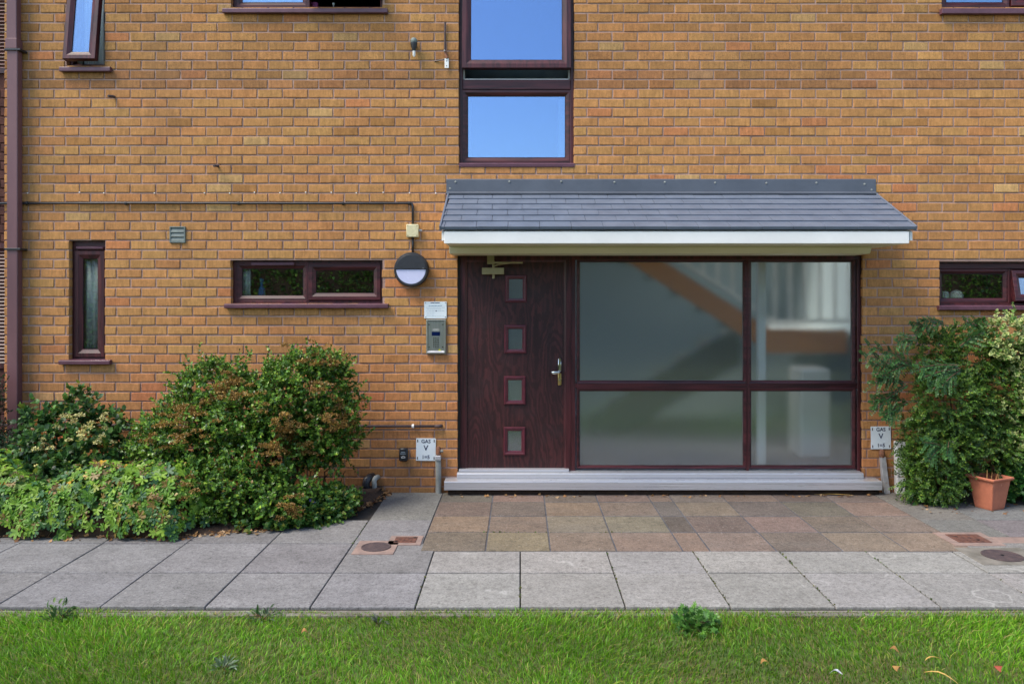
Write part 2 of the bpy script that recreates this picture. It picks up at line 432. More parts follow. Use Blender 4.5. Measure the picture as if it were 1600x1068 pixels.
# ------------------------------------------------------------------ mesh helpers
class MB:
    def __init__(self):
        self.v, self.f = [], []

    def add(self, vs, fs):
        o = len(self.v)
        self.v += [tuple(x) for x in vs]
        self.f += [tuple(i + o for i in f) for f in fs]
        return self

    def box(self, x0, x1, y0, y1, z0, z1):
        return self.add([(x0, y0, z0), (x1, y0, z0), (x1, y1, z0), (x0, y1, z0), (x0, y0, z1), (x1, y0, z1), (x1, y1, z1), (x0, y1, z1)],
                        [(0, 3, 2, 1), (4, 5, 6, 7), (0, 1, 5, 4), (1, 2, 6, 5), (2, 3, 7, 6), (3, 0, 4, 7)])

    def ring(self, x0, x1, z0, z1, prof):
        """mitred rectangular ring; prof = closed section of (inset, y), front is -y"""
        k = len(prof)
        vs, fs = [], []
        for u, y in prof:
            vs += [(x0 + u, y, z0 + u), (x1 - u, y, z0 + u), (x1 - u, y, z1 - u), (x0 + u, y, z1 - u)]
        for i in range(k):
            j = (i + 1) % k
            for c in range(4):
                d = (c + 1) % 4
                fs.append((i * 4 + c, i * 4 + d, j * 4 + d, j * 4 + c))
        return self.add(vs, fs)

    def tube(self, pts, r, n=8, caps=True):
        pts = [Vector(p) for p in pts]
        rs = r if isinstance(r, (list, tuple)) else [r] * len(pts)
        vs, fs = [], []
        prev = None
        for i, p in enumerate(pts):
            t = (pts[min(i + 1, len(pts) - 1)] - pts[max(i - 1, 0)]).normalized()
            if prev is None:
                a = Vector((0, 0, 1)) if abs(t.z) < 0.9 else Vector((1, 0, 0))
                u = t.cross(a).normalized()
            else:
                u = (prev - t * prev.dot(t)).normalized()
            prev = u
            w = t.cross(u)
            for k in range(n):
                a = 2 * math.pi * k / n
                vs.append(p + (u * math.cos(a) + w * math.sin(a)) * rs[i])
        for i in range(len(pts) - 1):
            for k in range(n):
                l = (k + 1) % n
                fs.append((i * n + k, i * n + l, (i + 1) * n + l, (i + 1) * n + k))
        if caps:
            fs.append(tuple(range(n))[::-1])
            fs.append(tuple(range((len(pts) - 1) * n, len(pts) * n)))
        return self.add(vs, fs)

    def prism(self, poly, y0, y1):
        """polygon in x,z extruded along y"""
        n = len(poly)
        vs = [(x, y0, z) for x, z in poly] + [(x, y1, z) for x, z in poly]
        fs = [tuple(range(n)), tuple(range(2 * n - 1, n - 1, -1))] + [(i, i + n, (i + 1) % n + n, (i + 1) % n) for i in range(n)]
        return self.add(vs, fs)

    def prism_x(self, poly, x0, x1):
        """polygon in y,z extruded along x"""
        n = len(poly)
        vs = [(x0, y, z) for y, z in poly] + [(x1, y, z) for y, z in poly]
        fs = [tuple(range(n)), tuple(range(2 * n - 1, n - 1, -1))] + [(i, i + n, (i + 1) % n + n, (i + 1) % n) for i in range(n)]
        return self.add(vs, fs)

    def lathe(self, prof, cx, cy, cz, n=24, axis='Y'):
        """prof = (radius, along) pairs round an axis through the centre"""
        vs, fs = [], []
        for r, a in prof:
            for k in range(n):
                t = 2 * math.pi * k / n
                if axis == 'Y':
                    vs.append((cx + r * math.cos(t), cy + a, cz + r * math.sin(t)))
                else:
                    vs.append((cx + r * math.cos(t), cy + r * math.sin(t), cz + a))
        for i in range(len(prof) - 1):
            for k in range(n):
                l = (k + 1) % n
                fs.append((i * n + k, i * n + l, (i + 1) * n + l, (i + 1) * n + k))
        fs.append(tuple(range(n))[::-1])
        fs.append(tuple(range((len(prof) - 1) * n, len(prof) * n)))
        return self.add(vs, fs)

    def sheet(self, x0, x1, z0, z1, holes, yf, yb):
        """a thick upright panel with rectangular holes, welded"""
        xs = sorted({x0, x1, *[min(max(h[i], x0), x1) for h in holes for i in (0, 1)]})
        zs = sorted({z0, z1, *[min(max(h[i], z0), z1) for h in holes for i in (2, 3)]})
        nx, nz = len(xs), len(zs)
        solid = [[not any(h[0] - 1e-6 < (xs[i] + xs[i + 1]) / 2 < h[1] + 1e-6 and h[2] - 1e-6 < (zs[j] + zs[j + 1]) / 2 < h[3] + 1e-6 for h in holes)
                  for j in range(nz - 1)] for i in range(nx - 1)]
        o = len(self.v)
        for y in (yf, yb):
            for x in xs:
                for z in zs:
                    self.v.append((x, y, z))
        idx = lambda i, j, k: o + k * nx * nz + i * nz + j
        for i in range(nx - 1):
            for j in range(nz - 1):
                if not solid[i][j]:
                    continue
                self.f.append((idx(i, j, 0), idx(i + 1, j, 0), idx(i + 1, j + 1, 0), idx(i, j + 1, 0)))
                self.f.append((idx(i, j, 1), idx(i, j + 1, 1), idx(i + 1, j + 1, 1), idx(i + 1, j, 1)))
                for di, dj, a, b in ((-1, 0, (i, j), (i, j + 1)), (1, 0, (i + 1, j), (i + 1, j + 1)), (0, -1, (i, j), (i + 1, j)), (0, 1, (i, j + 1), (i + 1, j + 1))):
                    p, q = i + di, j + dj
                    if not (0 <= p < nx - 1 and 0 <= q < nz - 1 and solid[p][q]):
                        self.f.append((idx(*a, 0), idx(*b, 0), idx(*b, 1), idx(*a, 1)))
        return self

    def mesh(self, name, bev=0.0, smooth=False, origin=None):
        me = bpy.data.meshes.new(name)
        vs = self.v
        if origin:
            vs = [(x - origin[0], y - origin[1], z - origin[2]) for x, y, z in vs]
        me.from_pydata(vs, [], self.f)
        bm = bmesh.new()
        bm.from_mesh(me)
        bmesh.ops.recalc_face_normals(bm, faces=bm.faces)
        if bev:
            es = [e for e in bm.edges if len(e.link_faces) == 2 and e.calc_face_angle(0) > 0.5]
            bmesh.ops.bevel(bm, geom=es, offset=bev, segments=1, affect='EDGES', profile=0.5)
        bm.to_mesh(me)
        bm.free()
        if smooth:
            me.shade_smooth() if hasattr(me, 'shade_smooth') else None
            if smooth != 'all':
                me.set_sharp_from_angle(angle=R(40))
        return me


def obj(name, mb, material, parent=None, bev=0.0, smooth=False, origin=None, rot=None, label=None):
    me = mb.mesh(name, bev, smooth, origin) if isinstance(mb, MB) else mb
    if material is not None and not me.materials:
        me.materials.append(material)
    o = bpy.data.objects.new(name, me)
    col.objects.link(o)
    if origin:
        o.location = origin
    if rot:
        o.rotation_euler = rot
    if parent:
        o.parent = parent
        if parent.type == 'EMPTY' and parent.location.length:
            o.location = Vector(o.location) - Vector(parent.location)
    if label:
        o['label'] = label
    return o


def tag(o, label, cat=None, group=None, kind=None):
    o['label'] = label
    if cat:
        o['category'] = cat
    if group:
        o['group'] = group
    if kind:
        o['kind'] = kind
    return o


def thing(name, label, cat, loc=(0, 0, 0), group=None):
    o = bpy.data.objects.new(name, None)
    o.empty_display_size = 0.1
    col.objects.link(o)
    o.location = loc
    return tag(o, label, cat, group)


def structure(name, mb, m, **kw):
    o = obj(name, mb, m, **kw)
    o['kind'] = 'structure'
    return o


def text_mesh(body, size, bold=0.0):
    cu = bpy.data.curves.new('lettering', 'FONT')
    cu.body = body
    cu.size = size
    cu.align_x = 'CENTER'
    cu.align_y = 'CENTER'
    cu.offset = bold
    cu.extrude = 0.0004
    cu.resolution_u = 3
    t = bpy.data.objects.new('lettering', cu)
    col.objects.link(t)
    bpy.context.view_layer.update()
    me = bpy.data.meshes.new_from_object(t.evaluated_get(bpy.context.evaluated_depsgraph_get()))
    bpy.data.objects.remove(t)
    return me


def lettering(parent, body, x, y, z, size, m, bold=0.0, name='lettering'):
    me = text_mesh(body, size, bold)
    o = obj(name, me, m, parent)
    o.location = Vector((x, y, z)) - Vector(parent.location)
    o.rotation_euler = (R(90), 0, 0)
    return o


# ================================================================== GROUND
g = MB()
g.add([(-400, -400, -0.12), (400, -400, -0.12), (400, 400, -0.12), (-400, 400, -0.12)], [(0, 1, 2, 3)])
structure('ground', g, MT['lawn'])
FRONT = -2.72                     # front edge of the paved path
m = MB().add([(-14, -13.6, -0.03), (14, -13.6, -0.03), (14, FRONT - 0.07, -0.03), (-14, FRONT - 0.07, -0.03)], [(0, 1, 2, 3)])
structure('lawn', m, MT['lawn'])
m = MB().box(-9, 9, FRONT - 0.075, FRONT + 0.02, -0.10, -0.020)
structure('path_edge', m, MT['haunch'])

# ---- pavement: mortar bed and single slabs
pavement = MB().box(-9, 9, FRONT + 0.004, -0.004, -0.11, -0.016)
pavement = structure('pavement', pavement, MT['joint'])


def slab(x0, x1, y0, y1, m, tint, gap=0.0035, dz=0.0):
    a = MB().box(x0 + gap * 0.62, x1 - gap * 0.62, y0 + gap * 1.25, y1 - gap * 1.25, -0.045, 0.0)
    o = obj('paving_slab', a, m, pavement, bev=0.003, origin=((x0 + x1) / 2, (y0 + y1) / 2, 0))
    o.rotation_euler = (R(random.uniform(-0.12, 0.12)), R(random.uniform(-0.10, 0.10)), R(random.uniform(-0.15, 0.15)))
    o.location.z = dz + random.uniform(-0.0015, 0.0015)
    o.color = (*tint, 1)
    return o


def tintv(a=0.08):
    k = 1 + random.uniform(-a, a)
    return (k * random.uniform(0.98, 1.02), k, k * random.uniform(0.98, 1.03))


Y1, Y2, Y3, Y4 = FRONT + 0.575, FRONT + 1.01, FRONT + 1.19, FRONT + 1.80
PATIO_X = [-0.70, -0.243, 0.21, 0.672, 1.135, 1.325, 1.79, 2.25, 2.71, 3.17]
for k in range(-13, 14):
    x0, x1 = k * 0.6, k * 0.6 + 0.6
    left = x1 < -0.5
    m = MT['slab_grey'] if left else MT['slab_light']
    slab(x0, x1, FRONT, Y1, m, tintv(), 0.0065)
    if left:
        slab(x0, x1, Y1, Y3, m, tintv(), 0.0065)
        if x1 > -1.3:
            slab(x0, x1 - 0.10 if x1 > -0.7 else x1, Y3, Y4, m, tintv(), 0.005)
        else:
            slab(x0, x1, Y3, Y4, m, tuple(c * 0.80 for c in tintv()), 0.005)
    else:
        slab(x0, x1, Y1, Y2, m, tintv(), 0.0065)
slab(-1.2, -0.70, Y4, -0.012, MT['slab_grey'], (0.88, 0.90, 0.84), 0.005)
# right-hand grey slabs beside the patio
YB = [Y2, Y3, Y4 - 0.02, -0.45, -0.012]
for a, b, lst in ((3.17, 3.62, [(Y2 + 0.34, Y4), (Y4, -0.012)]), (3.62, 4.22, [(Y2 + 0.34, Y4), (Y4, -0.45), (-0.45, -0.012)]),
                  (4.22, 4.82, [(Y2, Y2 + 0.19), (Y2 + 0.34, Y4), (Y4, -0.45), (-0.45, -0.012)]), (4.82, 5.42, [(Y2, Y3), (Y3, Y4), (Y4, -0.45), (-0.45, -0.012)]),
                  (5.42, 6.02, [(Y2, Y3), (Y3, Y4), (Y4, -0.45), (-0.45, -0.012)])):
    for y0, y1 in lst:
        slab(a, b, y0, y1, MT['slab_grey'], tuple(c * random.uniform(0.78, 0.88) for c in (1.02, 1.0, 0.95)), 0.005)
slab(3.17, 4.22, Y2, Y2 + 0.19, MT['slab_grey'], (1.06, 1.04, 0.98), 0.004)
obj('concrete_patch', MB().box(3.22, 4.9, Y2 + 0.192, Y2 + 0.338, -0.04, -0.001), MT['pinkcrete'], pavement)
GREY, PINK, BUFF, BROWN, DARK, OCHRE = (0.64, 0.59, 0.49), (0.98, 0.70, 0.52), (0.98, 0.80, 0.54), (0.80, 0.61, 0.46), (0.50, 0.46, 0.41), (1.08, 0.89, 0.55)
ROWS = [[GREY, PINK, GREY, PINK, PINK, BUFF, PINK, GREY, PINK],
        [BROWN, GREY, BUFF, PINK, GREY, PINK, GREY, GREY, BUFF],
        [BUFF, PINK, BUFF, BUFF, DARK, GREY, PINK, BROWN, PINK],
        [BROWN, BUFF, BUFF, PINK, BUFF, BUFF, BROWN, BUFF, OCHRE]]

PY = [-0.012, -0.35, -0.805, -1.255, Y2]
MT['patiojoint'] = mat('grey mortar joint', lin(92, 91, 95), lin(66, 65, 68), scale=14, rough=1, bmp=0.4)
obj('mortar_bed', MB().box(-0.698, 3.168, Y2 + 0.002, -0.013, -0.03, -0.0035), MT['patiojoint'], pavement)
for r in range(4):
    for c in range(9):
        t = ROWS[r][c]
        mean = sum(t) / 3
        t = tuple((0.62 * a + 0.38 * mean) * random.uniform(0.92, 1.08) * w_ for a, w_ in zip(t, (1.03, 0.96, 0.95)))
        slab(PATIO_X[c], PATIO_X[c + 1], PY[r + 1], PY[r], MT['slab_patio'], t, 0.0085)

# ---- planting bed on the left
bed = MB()
edge = [(-9.0, -1.36), (-4.6, -1.38), (-3.4, -1.40), (-2.6, -1.40), (-2.05, -1.25), (-1.62, -0.98), (-1.36, -0.66), (-1.24, -0.30), (-1.22, -0.012)]
k = len(edge)
vs = [(x, y, 0.004) for x, y in edge] + [(x * 1.01 - 0.03, y * 0.88, 0.035) for x, y in edge] + [(x, -0.012, 0.06) for x, y in edge]
fs = [(i, i + 1, i + 1 + k, i + k) for i in range(k - 1)] + [(i + k, i + 1 + k, i + 1 + 2 * k, i + 2 * k) for i in range(k - 2)]
bed.add(vs, fs)
structure('planting_bed', bed, MT['soil'])

# ================================================================== BUILDING
building = thing('building', 'yellow brick block of flats with plum framed windows and a tiled entrance canopy', 'building')
OPEN = {
    'w1': (wx(104), wx(163.6), wz(103), wz(-90)),
    'w2': (wx(108), wx(163.6), wz(562), wz(376)),
    'w3': (wx(361), wx(597), wz(474), wz(407)),
    'w4': (wx(361), wx(597), wz(12), wz(-55)),
    'w5': (wx(1468), wx(1704), wz(477), wz(409)),
    'w6': (wx(1472), wx(1708), wz(12), wz(-55)),
    'w7': (wx(717), wx(897), wz(261), wz(-200)),
    'door': (wx(715), wx(1348), -0.4, wz(398)),
}
WX0, WX1, WZ0, WZ1 = wx(7), 6.3, -0.3, 5.15
holes = [(a + 0.004 * -1, b + 0.004, c - 0.004, d + 0.004) for a, b, c, d in OPEN.values()]
wall = obj('wall', MB().sheet(WX0 + 0.004, WX1, WZ0, WZ1, holes, 0.0042, 0.25), MT['mortar'], building)

# ---- bricks
PZ = 14.78 / S
PXB = 39.67 / S
Z_REF = wz(375.5)
X_REF = wx(44.9)
JH, JV = 0.0140, 0.0125
BASES = [((190, 138, 76), 10), ((186, 132, 72), 9), ((196, 146, 84), 7), ((180, 127, 72), 6), ((198, 137, 80), 4), ((193, 128, 78), 3), ((202, 158, 100), 2), ((170, 122, 68), 2), ((208, 132, 84), 0.5)]
POOL = [c for c, w in BASES for _ in range(int(w * 2))]


def brick_colour(z):
    """fired yellow clay: a continuous spread from buff to orange with a few odd ones"""
    t = min(1.0, max(0.0, random.gauss(0.45, 0.22)))
    A, B = (192, 145, 88), (194, 134, 84)
    r, gg, b = [a + (c - a) * t for a, c in zip(A, B)]
    u = random.random()
    if u < 0.02:
        r, gg, b = 198, 158, 104
    elif u < 0.045:
        r, gg, b = 196, 130, 84
    elif u < 0.09:
        r, gg, b = 176, 126, 74
    k = random.gauss(1.0, 0.024)
    amt = random.uniform(0.10, 0.32)
    if z > wz(135):                      # rough wire-cut bricks in the upper storey
        k *= random.uniform(0.89, 0.98)
        amt = random.uniform(0.35, 0.65)
    if wz(140) < z < wz(112):
        k *= random.uniform(0.90, 0.99)
        r, gg = r * 0.98, gg * random.uniform(0.93, 1.0)
    if z < wz(560):
        r, gg, b = r * 0.995, gg * 0.965, b * 0.99
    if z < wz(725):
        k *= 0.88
    c = lin(min(255, r * k), min(255, gg * k), min(255, b * k), 0.90)
    return (*c, amt)


def brick_verts(x0, x1, z0, z1, depth=0.10, jit=0.0022):
    """nine faces: body sides, worn arris, face"""
    a = 0.0035
    j = lambda s=jit: random.uniform(-s, s)
    cs = [(x0 + j(), z0 + j()), (x1 + j(), z0 + j()), (x1 + j(), z1 + j()), (x0 + j(), z1 + j())]
    yf = random.uniform(-0.0045, -0.0005)
    ins = [(1, 1), (-1, 1), (-1, -1), (1, -1)]
    vs = [(x, depth, z) for x, z in cs] + [(x, yf + 0.0035, z) for x, z in cs]
    vs += [(x + s * (a + j(0.0012)), yf + j(0.0006), z + t * (a + j(0.0012))) for (x, z), (s, t) in zip(cs, ins)]
    fs = [(8, 9, 10, 11)]
    for o in (0, 4):
        for i in range(4):
            n = (i + 1) % 4
            fs.append((o + i, o + n, o + 4 + n, o + 4 + i))
    return vs, fs


def subtract(rect, hole):
    x0, x1, z0, z1 = rect
    a, b, c, d = hole
    if x1 <= a or x0 >= b or z1 <= c or z0 >= d:
        return [rect]
    out = []
    if x0 < a:
        out.append((x0, a, z0, z1))
    if x1 > b:
        out.append((b, x1, z0, z1))
    xa, xb = max(x0, a), min(x1, b)
    if z0 < c:
        out.append((xa, xb, z0, c))
    if z1 > d:
        out.append((xa, xb, d, z1))
    return out


full, rest = [], []
for r in range(-34, 30):
    zc0, zc1 = Z_REF + r * PZ, Z_REF + (r + 1) * PZ       # course r above the reference joint
    if zc1 < WZ0 or zc1 > WZ1 + 0.02:
        continue
    k_photo = -(r + 1)                                     # course counted downwards in the photograph
    off = 0.0 if k_photo % 2 == 0 else 17.5 / S
    off += random.uniform(-0.006, 0.006)
    x = X_REF + off - 3 * PXB
    while x < WX1:
        rect = (max(x + JV / 2, WX0), min(x + PXB - JV / 2, WX1), zc0 + JH / 2, zc1 - JH / 2)
        x += PXB
        if rect[1] - rect[0] < 0.02:
            continue
        frags = [rect]
        for h in OPEN.values():
            frags = [q for fr in frags for q in subtract(fr, h)]
        frags = [q for q in frags if q[1] - q[0] > 0.022 and q[3] - q[2] > 0.02]
        for q in frags:
            (full if q == rect and rect[1] - rect[0] > PXB - JV - 0.004 else rest).append(q)


def px_of(q):
    return CX + (q[0] + q[1]) / 2 * S, CY - ((q[2] + q[3]) / 2 - H) * S


HIDE = [(690, 1430, 270, 800), (205, 570, 540, 800), (0, 210, 605, 800), (1345, 1600, 500, 800), (0, 40, 0, 800), (610, 700, 390, 560), (1600, 2600, -500, 900), (-500, 2000, -900, 5), (-500, 2000, 760, 1200)]


def seen(q):
    x, y = px_of(q)
    return not any(a < x < b and c < y < d for a, b, c, d in HIDE)


full.sort(key=lambda q: (not seen(q), (px_of(q)[0] - 640) ** 2 + (1.25 * (px_of(q)[1] - 420)) ** 2))
singles, joined = full[:300], full[300:] + rest
variants = []
for i in range(10):
    w, h = PXB - JV, PZ - JH
    b_ = MB()
    b_.add(*brick_verts(-w / 2, w / 2, -h / 2, h / 2, 0.10))
    me = b_.mesh('brick')
    me.materials.append(MT['brick_obj'])
    variants.append(me)
for q in singles:
    o = bpy.data.objects.new('brick', random.choice(variants))
    col.objects.link(o)
    o.parent = wall
    o.location = ((q[0] + q[1]) / 2, 0, (q[2] + q[3]) / 2)
    o.rotation_euler = (0, R(random.uniform(-0.25, 0.25)), 0)
    o.color = brick_colour(o.location.z)
jb = MB()
jc = []
for q in joined:
    vs, fs = brick_verts(*q)
    jb.add(vs, fs)
    jc += [brick_colour((q[2] + q[3]) / 2)] * len(vs)
me = bpy.data.meshes.new('bricks')
me.from_pydata(jb.v, [], jb.f)
ca = me.color_attributes.new('Col', 'FLOAT_COLOR', 'POINT')
ca.data.foreach_set('color', np.array(jc, dtype=np.float32).ravel())
bo = obj('bricks', me, MT['brick_att'], wall)
bo['kind'] = 'stuff'

# ---- windows
YF = 0.055                      # face of the frames, set back in the reveal


def prof_outer(w, y0=YF, dep=0.07):
    return [(0, y0 + dep), (0, y0), (w * 0.8, y0), (w, y0 + 0.006), (w, y0 + dep)]


def prof_bead(w, y0=YF + 0.004, dep=0.05):
    return [(0, y0 + dep), (0, y0 + 0.002), (0.003, y0), (w * 0.45, y0), (w * 0.55, y0 + 0.003), (w * 0.9, y0 + 0.014), (w, y0 + 0.017), (w, y0 + dep)]


def prof_sash(w, y0=YF - 0.014, dep=0.06):
    return [(0, y0 + dep), (0, y0 + 0.003), (0.003, y0), (w * 0.5, y0), (w * 0.6, y0 + 0.004), (w * 0.92, y0 + 0.016), (w, y0 + 0.018), (w, y0 + dep)]


def sill(win, x0, x1, z0, z1, out=0.05, ends=True):
    m = MB().prism_x([(YF + 0.04, z0 + 0.01), (-out + 0.004, z0), (-out, z0 + 0.004), (-out, z1 - 0.008), (-out + 0.008, z1 - 0.003), (YF + 0.04, z1 + 0.004)], x0, x1)
    o = obj('sill', m, MT['vent_plum'], win, bev=0.002)
    return o


def make_window(key, bays, sill_px=None, ow=0.03, label=None, glass='glass', transoms=()):
    """bays: (x0, x1, z0, z1, kind, band, opening angle)"""
    x0, x1, z0, z1 = OPEN[key]
    win = obj('window', MB().ring(x0, x1, z0, z1, prof_outer(ow)), MT['rosewood'], building, label=label)
    for (a, b, c, d, kind, w, ang) in bays:
        if kind == 'fixed':
            obj('glazing_bead', MB().ring(a, b, c, d, prof_bead(w)), MT['rosewood_x' if b - a > d - c else 'rosewood'], win)
            obj('pane', MB().box(a + w - 0.004, b - w + 0.004, YF + 0.024, YF + 0.030, c + w - 0.004, d - w + 0.004), MT[glass], win)
            obj('glazing_seal', MB().ring(a + w - 0.001, b - w + 0.001, c + w - 0.001, d - w + 0.001, [(0, YF + 0.023), (0.0045, YF + 0.0205), (0.0045, YF + 0.0235)]), MT['seal'], win)
        else:
            org = ((a + b) / 2, YF - 0.004, d)
            obj('sash', MB().ring(a, b, c, d, prof_sash(w)), MT['rosewood_x' if b - a > d - c else 'rosewood'], win, origin=org, rot=(-R(ang), 0, 0))
            obj('pane', MB().box(a + w - 0.004, b - w + 0.004, YF + 0.012, YF + 0.018, c + w - 0.004, d - w + 0.004), MT[glass], win, origin=org, rot=(-R(ang), 0, 0))
            obj('glazing_seal', MB().ring(a + w - 0.001, b - w + 0.001, c + w - 0.001, d - w + 0.001, [(0, YF + 0.011), (0.0045, YF + 0.0085), (0.0045, YF + 0.0115)]), MT['seal'], win, origin=org, rot=(-R(ang), 0, 0))
    if sill_px:
        sx0, sx1, sy0, sy1 = sill_px
        sill(win, wx(sx0, -0.05), wx(sx1, -0.05), wz(sy1, -0.05), wz(sy0, -0.05))
    return win


def trickle_vent(win, x0, x1, z0, z1, y=YF):
    obj('trickle_vent', MB().box(x0, x1, y - 0.022, y - 0.001, z0, z1), MT['vent_plum'], win, bev=0.006, smooth=True)


e = 0.012
# small tall window, lower left
x0, x1, z0, z1 = OPEN['w2']
w = make_window('w2', [(x0 + 0.022, x1 - 0.022, z0 + 0.022, z1 - 0.088, 'sash', 0.072, 0)], (91, 171, 562, 569.5), ow=0.024, label='tall narrow window beside the downpipe with a trickle vent')
obj('head_rail', MB().box(x0 + 0.02, x1 - 0.02, YF - 0.003, YF + 0.05, z1 - 0.084, z1 - 0.018), MT['rosewood_x'], w, bev=0.003)
trickle_vent(w, x0 + 0.045, x1 - 0.03, z1 - 0.075, z1 - 0.05, YF - 0.004)
# tall window above it, hung open
x0, x1, z0, z1 = OPEN['w1']
w = make_window('w1', [(x0 + 0.014, x1 - 0.04, z0 + 0.028, z1 - 0.05, 'sash', 0.068, 7.5)], (92, 171.5, 103.5, 111.5), ow=0.03, label='tall narrow upstairs window hung open at its foot', glass='glassblue')
obj('stay', MB().box(x0 + 0.10, x0 + 0.106, YF - 0.06, YF + 0.02, z0 + 0.03, z0 + 0.10), MT['steel'], w)
# kitchen window below
x0, x1, z0, z1 = OPEN['w3']
mid = wx(478)
w = make_window('w3', [(x0 + 0.025, mid + 0.004, z0 + 0.022, z1 - 0.02, 'fixed', 0.05, 0), (mid + 0.012, x1 - 0.022, z0 + 0.032, z1 - 0.024, 'sash', 0.064, 0)], (350, 606, 474, 481.5), ow=0.028, label='wide two-light window between shrub and round lamp')
obj('mullion', MB().box(mid - 0.012, mid + 0.02, YF - 0.002, YF + 0.06, z0 + 0.02, z1 - 0.02), MT['rosewood'], w, bev=0.003)
trickle_vent(w, wx(390), wx(458), wz(414.5), wz(409), YF)
# same window upstairs, right light open
x0, x1, z0, z1 = OPEN['w4']
w = make_window('w4', [(x0 + 0.025, mid + 0.004, z0 + 0.022, z1 - 0.02, 'fixed', 0.05, 0), (mid + 0.012, x1 - 0.022, z0 + 0.032, z1 - 0.024, 'sash', 0.064, 38)], (347, 605, 12, 20), ow=0.028, label='wide upstairs window with one light hung open', glass='glassblue')
obj('mullion', MB().box(mid - 0.012, mid + 0.02, YF - 0.002, YF + 0.06, z0 + 0.02, z1 - 0.02), MT['rosewood'], w, bev=0.003)
# right-hand pair
x0, x1, z0, z1 = OPEN['w5']
mid = wx(1583)
w = make_window('w5', [(x0 + 0.012, mid - 0.004, z0 + 0.02, z1 - 0.062, 'fixed', 0.045, 0), (mid + 0.012, x1 - 0.022, z0 + 0.032, z1 - 0.075, 'sash', 0.064, 13)], (1468, 1708, 477, 484.5), ow=0.022, label='wide window above the cotoneaster with one light ajar')
obj('mullion', MB().box(mid - 0.012, mid + 0.02, YF - 0.002, YF + 0.06, z0 + 0.02, z1 - 0.065), MT['rosewood'], w, bev=0.003)
obj('head_rail', MB().box(x0 + 0.018, x1 - 0.018, YF - 0.003, YF + 0.05, z1 - 0.062, z1 - 0.016), MT['rosewood_x'], w, bev=0.003)
x0, x1, z0, z1 = OPEN['w6']
make_window('w6', [(x0 + 0.025, mid + 0.004, z0 + 0.022, z1 - 0.02, 'fixed', 0.05, 0), (mid + 0.012, x1 - 0.022, z0 + 0.032, z1 - 0.024, 'sash', 0.064, 0)], (1472, 1712, 12, 21.5), ow=0.028, label='wide upstairs window cut by the top edge above the cotoneaster', glass='glassblue')
# stair window
x0, x1, z0, z1 = OPEN['w7']
zt0, zt1 = wz(137), wz(107)
w = make_window('w7', [(x0 + 0.02, x1 - 0.02, z0 + 0.042, zt0 - 0.03 + 0.026, 'fixed', 0.056, 0), (x0 + 0.03, x1 - 0.03, zt1 - 0.008, z1 - 0.05, 'sash', 0.078, 2.6)], None, ow=0.034, label='tall stair window over the canopy with its upper light ajar', glass='frostsky')
obj('transom', MB().box(x0 + 0.03, x1 - 0.03, YF - 0.004, YF + 0.06, zt0 - 0.003, wz(122)), MT['rosewood_x'], w, bev=0.004)
obj('sill', MB().prism_x([(YF + 0.04, z0 + 0.004), (-0.012, z0 - 0.001), (-0.014, z0 + 0.028), (-0.006, z0 + 0.036), (YF + 0.04, z0 + 0.04)], x0 + 0.001, x1 + 0.004), MT['vent_plum'], w, bev=0.002)
for a, b in ((x0 + 0.036, x0 + 0.05), (x1 - 0.05, x1 - 0.036)):
    obj('stay_cover', MB().box(a, b, YF + 0.004, YF + 0.05, wz(122) + 0.001, wz(106)), MT['greypipe'], w)
obj('weather_strip', MB().box(x0 + 0.05, x1 - 0.05, YF + 0.004, YF + 0.010, wz(122) + 0.001, wz(120.6)), MT['white'], w)

tag(obj('backing', MB().box(x0 + 0.03, x1 - 0.03, 0.23, 0.245, z0 + 0.03, z1 - 0.05), MT['stairdark']), 'dark blind added behind the stair window to darken its panes', 'backing')  # dark sheet added so the ajar gap and panes look dark
for a, b in ((x0 + 0.062, x0 + 0.10), (x1 - 0.135, x1 - 0.062)):
    obj('reveal_lining', MB().box(a, b, 0.135, 0.22, z0 + 0.04, wz(150)), MT['white'], w, bev=0.004)

# ---- entrance: door
YD = 0.04
DX0, DX1, DZ0, DZ1 = wx(719, YD), wx(892, YD), wz(745, YD), wz(398.5, YD)
door = obj('door', MB().ring(DX0, DX1, DZ0 - 0.06, DZ1, [(0, YD + 0.07), (0, YD), (0.045, YD), (0.060, YD + 0.010), (0.066, YD + 0.012), (0.066, YD + 0.07)]), MT['rosewood'], building, label='dark plum woodgrain front door with four small square lights')
LX0, LX1, LZ0, LZ1 = wx(731, YD), wx(880.5, YD), wz(733, YD), wz(408, YD)
lights = []
for a, b, c, d in ((789, 823, 429.5, 472.5), (788, 822.5, 507.5, 552), (787.5, 821.5, 587.5, 632), (787, 821, 667, 711)):
    lights.append((wx(a, YD), wx(b, YD), wz(d, YD), wz(c, YD)))
tw = 0.038
obj('door_leaf', MB().sheet(LX0, LX1, LZ0, LZ1, [(a + tw - 0.01, b - tw + 0.01, c + tw - 0.01, d - tw + 0.01) for a, b, c, d in lights], YD + 0.016, YD + 0.06), MT['rosewood_door'], door)
for a, b, c, d in lights:
    obj('light_trim', MB().ring(a, b, c, d, [(0, YD + 0.03), (0, YD + 0.010), (0.006, YD + 0.002), (0.014, YD + 0.001), (0.020, YD + 0.006), (tw - 0.006, YD + 0.008), (tw, YD + 0.024), (tw, YD + 0.03)]), MT['trim'], door)
    obj('pane', MB().box(a + tw - 0.005, b - tw + 0.005, YD + 0.026, YD + 0.032, c + tw - 0.005, d - tw + 0.005), MT['frost'], door)
obj('seal', MB().ring(LX0 - 0.008, LX1 + 0.008, LZ0 - 0.03, LZ1 + 0.008, [(0, YD + 0.020), (0.007, YD + 0.018), (0.009, YD + 0.03)]), MT['seal'], door)
